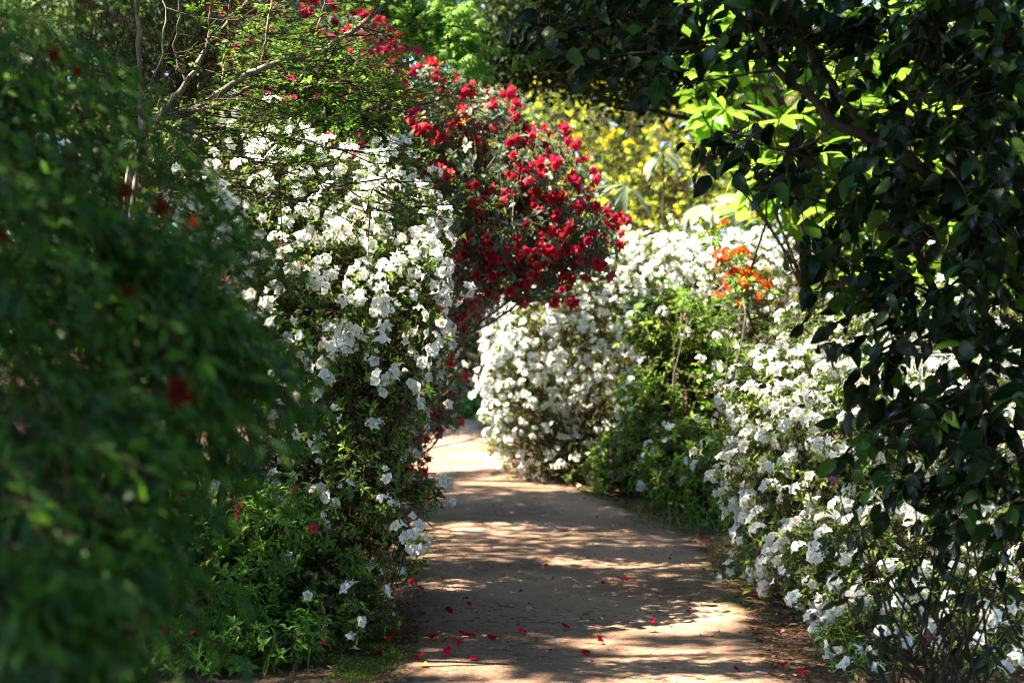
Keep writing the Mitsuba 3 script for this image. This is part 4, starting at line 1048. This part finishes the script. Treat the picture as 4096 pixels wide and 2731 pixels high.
tree('shade_tree_005', 'spreading tree right of the path arching high over it', (6.2, 9.6, 0), [(4.6, 9.4, 6.6, 2.6, 2.4, 1.8), (2.2, 8.0, 7.6, 2.6, 2.4, 1.2), (0.2, 6.0, 8.0, 2.4, 2.4, 1.1), (1.4, 11.0, 8.2, 2.6, 2.0, 1.1), (-0.6, 9.2, 8.4, 2.0, 2.2, 1.0), (5.8, 10, 3.4, 2, 2.4, 2.8)], 106, 1500, 24, BIG, OAK, .22, GAPS, .34, SG,
     keep=lambda p: np.where(p[:, 0] < 3.2, .62, 1.0), tmpl=QUAD)

tree('shade_tree_006', 'leafy tree far left of the path with its crown down to the ground', (-6.6, 10.0, 0), [(-6.0, 8.5, 2.2, 1.8, 2.6, 2.2), (-6.2, 12.0, 2.4, 1.8, 2.2, 2.4), (-6.2, 9.5, 4.6, 2, 3, 1.6)], 107, 700, 20, BIG, OAK, .18, GAPS, .34, SG, tmpl=QUAD)
tree('shade_tree_007', 'spreading tree right of the bend behind the broad leaved rhododendron', (5.0, 17.0, 0), [(3.8, 16.6, 7.2, 2.0, 2.2, 1.4), (1.6, 16.2, 8.2, 2.2, 2.0, 1.0), (-0.8, 17.6, 8.6, 2.0, 2.0, 1.0), (0.2, 13.4, 8.8, 2.0, 1.8, .9), (0.6, 19.6, 8.0, 2.2, 1.8, 1.0), (2.2, 13.6, 7.6, 1.8, 1.8, 1.0)], 108, 1000, 20, BIG, OAK, .2, GAPS, .34, SG, tmpl=QUAD)

# dark tree over the yellow shrub
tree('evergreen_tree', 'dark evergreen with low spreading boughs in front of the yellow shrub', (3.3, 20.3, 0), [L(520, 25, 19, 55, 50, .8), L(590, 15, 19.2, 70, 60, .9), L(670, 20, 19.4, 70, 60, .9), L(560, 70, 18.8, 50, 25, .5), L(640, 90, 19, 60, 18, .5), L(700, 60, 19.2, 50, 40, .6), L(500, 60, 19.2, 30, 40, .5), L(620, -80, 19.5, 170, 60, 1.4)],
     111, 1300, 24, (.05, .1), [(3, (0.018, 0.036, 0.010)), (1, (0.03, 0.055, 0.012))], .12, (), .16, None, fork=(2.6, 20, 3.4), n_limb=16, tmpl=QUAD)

WOOD = [(-4.5, 27, 8.5), (-7, 25, 8.5), (-9, 31, 9), (-5, 34, 10), (-1.2, 32, 9.5), (2.5, 36, 11), (6, 31, 10), (10, 34, 10), (-13, 27, 9), (13, 26, 9), (-8, 22, 8), (7.6, 19, 8), (-8.5, 18.5, 7), (6.8, 14, 7)]
WL = ['leafy tree behind the left end of the tall thicket', 'leafy tree left behind the tall thicket', 'broad tree at the back of the garden behind the tall thicket', 'tall tree at the back beyond the dark rhododendron', 'tree straight behind the end of the path', 'tallest tree behind the yellow shrub', 'tree behind the yellow shrub on its right side', 'far tree on the right behind the broad leaved rhododendron',
      'outlying tree far left of the path', 'outlying tree far right of the path', 'tree left of the path beyond the bend', 'tree right of the yellow shrub', 'tree standing behind the tall thicket on the left', 'tree standing right of the broad leaved rhododendron']
for i, (x, y, h) in enumerate(WOOD):
    r = np.random.default_rng(200 + i)
    lb = [(x + r.normal(0, 1), y + r.normal(0, .6), h * q + r.normal(0, .3), 2.0 + r.random(), 1.6, h * .15) for q in (.2, .38, .5, .62, .75, .88)] + [(x + r.normal(0, 1.8), y + r.normal(0, .8), h * q, 1.7, 1.4, h * .13) for q in (.3, .45, .6)]
    tree(name_no('background_tree', i), WL[i], (x, y + .5, 0), lb, 300 + i, 500, 19, (.12, .2), OAK if i % 3 else [(2, (0.10, 0.17, 0.03)), (1, (0.07, 0.12, 0.02))], .2, GAPS if i in (0, 1, 10, 12) else (), .38, 'trees at the back of the garden', n_limb=7, tmpl=QUAD)


def build_woodland():
    rng = np.random.default_rng(401)
    lb = [(x + rng.normal(0, .8), 45 + rng.normal(0, 1.5), z, 3.0, 2.0, 2.2) for x in np.arange(-27, 28, 3.4) for z in (1.5, 4.5, 8, 11)]
    p, nr = lobe_points(lb, 30000, rng, .6)
    d = unit(rng.normal(size=p.shape) + [0, 0, -.4])
    v, f, c = scatter(QUAD, np.zeros(len(p), int), frames(d, nr + rng.normal(size=p.shape) * .6 + [0, 0, .5]), rng.uniform(.35, .7, len(p)), p, pick_palette(OAK, len(p), rng, .35))
    soup('woodland', 'leaf_material', v, f, c)
    labels['woodland'] = {'label': 'dark wood closing the view far behind the garden', 'category': 'wood', 'kind': 'stuff'}


build_woodland()


# ------------------------------------------------------------------ fallen flowers and leaves on the path, grass
def build_fallen():
    rng = np.random.default_rng(121)
    spots = [(1030, 1410, 1), (993, 1468, 1.25), (1047, 1484, 1.1), (1080, 1462, 1.1), (1128, 1468, .9), (1198, 1455, .9), (1295, 1443, 1.1), (1373, 1477, 1.1), (1028, 1505, 1.1), (1088, 1515, .75), (960, 1514, 1.15), (1062, 1462, .8), (1345, 1501, .9), (1797, 1531, 1.1), (1078, 1391, .6), (905, 1462, 1.0),
             (925, 1455, .9), (890, 1475, 1.0), (940, 1460, .8), (1427, 1333, .7), (1440, 1334, .7), (1385, 1340, .6), (1272, 1330, .5), (1617, 1310, .5), (1660, 1298, .5), (1735, 1376, .8), (945, 1340, .8), (965, 1352, .8), (1690, 1540, .7), (1500, 1433, .7), (1580, 1405, .5), (1265, 1495, .6), (1840, 1552, 1.0), (1540, 1275, .5), (1620, 1244, .6), (1130, 1260, .5), (870, 1500, .9), (1255, 1300, .5)]
    tm = [flower_tmpl(rng, rows=4, cols=3, stamens=0, n=n, open_=1, droop=d, petal=c, throat=c, depth=.7, ruffle=.16, wid=.62) for n, d, c in ((5, .5, (0.45, 0.008, 0.03)), (4, .2, (0.40, 0.006, 0.025)), (5, .8, (0.55, 0.02, 0.05)))]
    for i, (X, Y, s) in enumerate(spots):
        X, Y = X / 2.2969, Y / 2.2969
        d = 1.6 * F / (Y - 270) * 0.985
        p = at(X, Y, d); p[2] = 0.018
        v, f, c = tm[i % 3]
        k = frames_z(unit(np.array([[rng.normal(0, .5), rng.normal(0, .5), 1.0]])), rng)[0]
        v = (v * 0.025 * s) @ k.T
        v[:, 2] -= v[:, 2].min()
        key = name_no('fallen_flower', i)
        scene[key] = mikit.ply((v + p, f), 'petal_material', smooth=True, color=c)
        labels[key] = {'label': 'crimson flower dropped on the sandy path', 'category': 'flower', 'group': 'crimson flowers fallen on the path'}
    n = 130
    q = np.vstack([rng.normal(0, 1, (90, 2)) * [.10, .28] + [-0.55, 8.75], rng.normal(0, 1, (40, 2)) * [.08, .5] + [-0.5, 10.2]])
    PT = leaf_tmpl(.75, 3, .5, .7, .6)
    v, f, c = scatter([PT], np.zeros(n, int), frames(unit(np.c_[rng.normal(0, 1, (n, 2)), rng.uniform(0, .5, n)]), rng.normal(0, .5, (n, 3)) + [0, 0, 1]), rng.uniform(.012, .026, n), np.c_[q, np.full(n, .02)], pick_palette([(3, (0.40, 0.01, 0.03)), (1, (0.28, 0.02, 0.03)), (1, (0.22, 0.06, 0.04))], n, rng))
    scene['petal_drift'] = mikit.ply((v, f), 'petal_material', color=c)
    labels['petal_drift'] = {'label': 'loose red and wilted petals gathered along the left edge of the path', 'category': 'petals', 'kind': 'stuff'}
    ordinal = 'leftmost,second,third,fourth,fifth,sixth,seventh,eighth,ninth,tenth,eleventh,twelfth,thirteenth,fourteenth,fifteenth,sixteenth,seventeenth,eighteenth,nineteenth,twentieth,twenty-first,twenty-second,twenty-third,twenty-fourth'.split(',')
    for lo, hi, where in ((1430, 2000, 'in the nearest band on the sand'), (1325, 1430, 'in the middle band on the sand'), (0, 1325, 'in the farthest band, on the shaded sand')):
        row = sorted([i for i, q in enumerate(spots) if lo <= q[1] < hi], key=lambda i: spots[i][0])
        for k, i in enumerate(row):
            labels[name_no('fallen_flower', i)]['label'] = f"crimson fallen flower, {ordinal[k]}{' from the left' if k else ''} {where}"
    white = [(1183, 1036), (1200, 1040), (1215, 1034), (1232, 1040), (1250, 1036), (1262, 1041), (1222, 1047), (1275, 1036), (1330, 1118), (905, 1420)]
    wt = flower_tmpl(rng, rows=4, cols=3, stamens=2, droop=.5, depth=.6, wid=.5)
    for i, (X, Y) in enumerate(white):
        X, Y = X / 2.2969, Y / 2.2969
        p = at(X, Y, 1.6 * F / (Y - 270) * 0.985); p[2] = 0.018
        k = frames_z(unit(np.array([[rng.normal(0, .6), rng.normal(0, .6), 1.0]])), rng)[0]
        v = (wt[0] * rng.uniform(.018, .026)) @ k.T; v[:, 2] -= v[:, 2].min()
        key = name_no('fallen_white_flower', i)
        scene[key] = mikit.ply((v + p, wt[1]), 'petal_material', smooth=True, color=wt[2])
        labels[key] = {'label': 'white fallen flower by the low green azalea on the left' if i == 9 else 'white fallen flower on sand under the far green azalea' if i == 8 else f"white fallen flower, {ordinal[sorted(range(8), key=lambda j: white[j][0]).index(i)]}{' from the left' if i else ''} at the sunlit bend", 'category': 'flower', 'group': 'white flowers fallen at the path border'}
    leaves = [(1622, 1252, .05, (0.6, 0.16, 0.02), 'orange fallen leaf on moss at the right edge of the path'), (1728, 1364, .06, (0.5, 0.5, 0.06), 'pale yellow fallen leaf in sunlight at the right edge of the path'), (1740, 1445, .045, (0.35, 0.33, 0.05), 'olive yellow fallen leaf right of the sunlit strip'),
              (982, 1534, .045, (0.42, 0.33, 0.03), 'mustard yellow fallen leaf near the moss on the left'), (1218, 1400, .045, (0.5, 0.36, 0.14), 'thin tan leaf lying in the middle of the path'), (1400, 1335, .035, (0.33, 0.1, 0.03), 'rusty fallen leaf in the middle of the path'), (1460, 1250, .045, (0.35, 0.22, 0.03), 'ochre fallen leaf in the shaded stretch of the path'),
              (1375, 1460, .03, (0.14, 0.24, 0.03), 'small green leaf on the near part of the path'), (1010, 1400, .06, (0.17, 0.1, 0.03), 'curled brown leaf behind the fallen crimson flowers'), (935, 1500, .055, (0.10, 0.09, 0.10), 'dark grey dead leaf near the moss on the left')]
    for i, (X, Y, s, c, lb) in enumerate(leaves):
        X, Y = X / 2.2969, Y / 2.2969
        p = at(X, Y, 1.6 * F / (Y - 270) * 0.985); p[2] = 0.02
        v, f = leaf_tmpl(.6, 5, .3, .5, .5, wave=.2)
        a = rng.uniform(0, 6.3)
        k = frames(np.array([[math.cos(a), math.sin(a), .12]]), np.array([[rng.normal(0, .3), -.5, 1.0]]))[0]
        v = (v * s) @ k.T; v[:, 2] -= v[:, 2].min()
        key = name_no('fallen_leaf', i)
        scene[key] = mikit.ply((v + p, f), 'leaf_material', smooth=True, color=np.tile(c, (len(v), 1)))
        labels[key] = {'label': lb, 'category': 'leaf'}
    # grass at the foot of the left shrubs
    P = np.vstack([rng.normal(0, 1, (70, 2)) * [.10, .08] + [-1.12, 7.95], rng.normal(0, 1, (50, 2)) * [.08, .1] + [1.42, 8.3], rng.normal(0, 1, (40, 2)) * [.1, .2] + [1.15, 12.3]])
    n = len(P)
    d = unit(np.c_[rng.normal(.2, .5, (n, 2)), np.ones(n)])
    gl = leaf_tmpl(.035, 6, .1, 1.0, .35)
    for i, (a, b, lb) in enumerate(((0, 70, 'arching thin grass blades at the foot of the low green azalea'), (70, 120, 'thin grass tuft under the nearest white azalea on the right'), (120, 160, 'grass tuft at the shaded right edge of the path'))):
        v, f, c = scatter([gl], np.zeros(b - a, int), frames(d[a:b], rng.normal(size=(b - a, 3))), rng.uniform(.12, .3, b - a), np.c_[P[a:b], np.full(b - a, .0)], tint((0.10, 0.19, 0.03), b - a, rng))
        key = name_no('grass_tuft', i)
        scene[key] = mikit.ply((v, f), 'leaf_material', color=c)
        labels[key] = {'label': lb, 'category': 'grass', 'kind': 'stuff'}


build_fallen()


# ------------------------------------------------------------------ which pieces show, and the entries of the scene
def finish():
    GX, GY = 256, 171
    buf = np.full(GX * GY, 1e9)
    pts = np.vstack([np.asarray(q, np.float32) for q in ZPTS] + [v[::5] for lst in SOUP.values() for v, f, c in lst])
    X, Y, z = project(pts)
    m = (X > 0) & (X < 1024) & (Y > 0) & (Y < 682) & (z > 0.3)
    idx = (Y[m] / 4).astype(int) * GX + (X[m] / 4).astype(int)
    np.minimum.at(buf, idx, z[m])
    for (th, part, stuff, mat, tm, which, R, S, P, limit, smooth, gk, lab) in CANDS:
        tip = P + R[:, :, 1] * (S * .4)[:, None]
        X, Y, z = project(tip)
        inside = (X > 2) & (X < 1022) & (Y > 2) & (Y < 680) & (z > 0.3)
        cell = np.clip(Y / 4, 0, GY - 1).astype(int) * GX + np.clip(X / 4, 0, GX - 1).astype(int)
        vis = inside & (z < buf[cell] + 0.12 + 0.004 * z)
        score = np.where(vis, S / z, 0)
        sel = np.argsort(-score, kind='stable')[:limit]
        sel = np.sort(sel[score[sel] > 0])
        used = {}
        for k, i in enumerate(sel):
            w = int(which[i])
            w = next(a for a in range(len(tm)) if tm[a] is tm[w])
            g = f'{gk}_shape_{w}'
            if g not in used:
                used[g] = 1
                if g not in scene:
                    scene[g] = {'type': 'shapegroup', 'piece': mikit.ply((tm[w][0], tm[w][1]), mat, smooth=smooth, color=tm[w][2])}
            M = np.eye(4)
            M[:3, :3] = R[i] * S[i]; M[:3, 3] = P[i]
            scene[name_no(f'{th}__{part}', k)] = {'type': 'instance', 'shapegroup': {'type': 'ref', 'id': g}, 'to_world': T(M.tolist())}
        rest = np.ones(len(P), bool); rest[sel] = False
        if rest.any():
            v, f, c = scatter([LIGHT.get(id(q), q) for q in tm], which[rest], R[rest], S[rest], P[rest], None)
            soup(f'{th}__{stuff}', mat, v, f, c, smooth)
            labels.setdefault(f'{th}__{stuff}', {'kind': 'stuff'})
    total = 0
    for (key, mat, smooth), lst in SOUP.items():
        o, fs = 0, []
        for v, f, c in lst:
            fs.append(f + o); o += len(v)
        v, f, c = np.vstack([q[0] for q in lst]), np.vstack(fs), np.vstack([q[2] for q in lst])
        plain = mat in ('brown_bark', 'grey_bark')
        scene[key] = mikit.ply((v, f), mat, smooth=smooth, color=None if plain else c)
        total += len(f)
    print('stuff triangles', total, 'entries', len(scene))


finish()
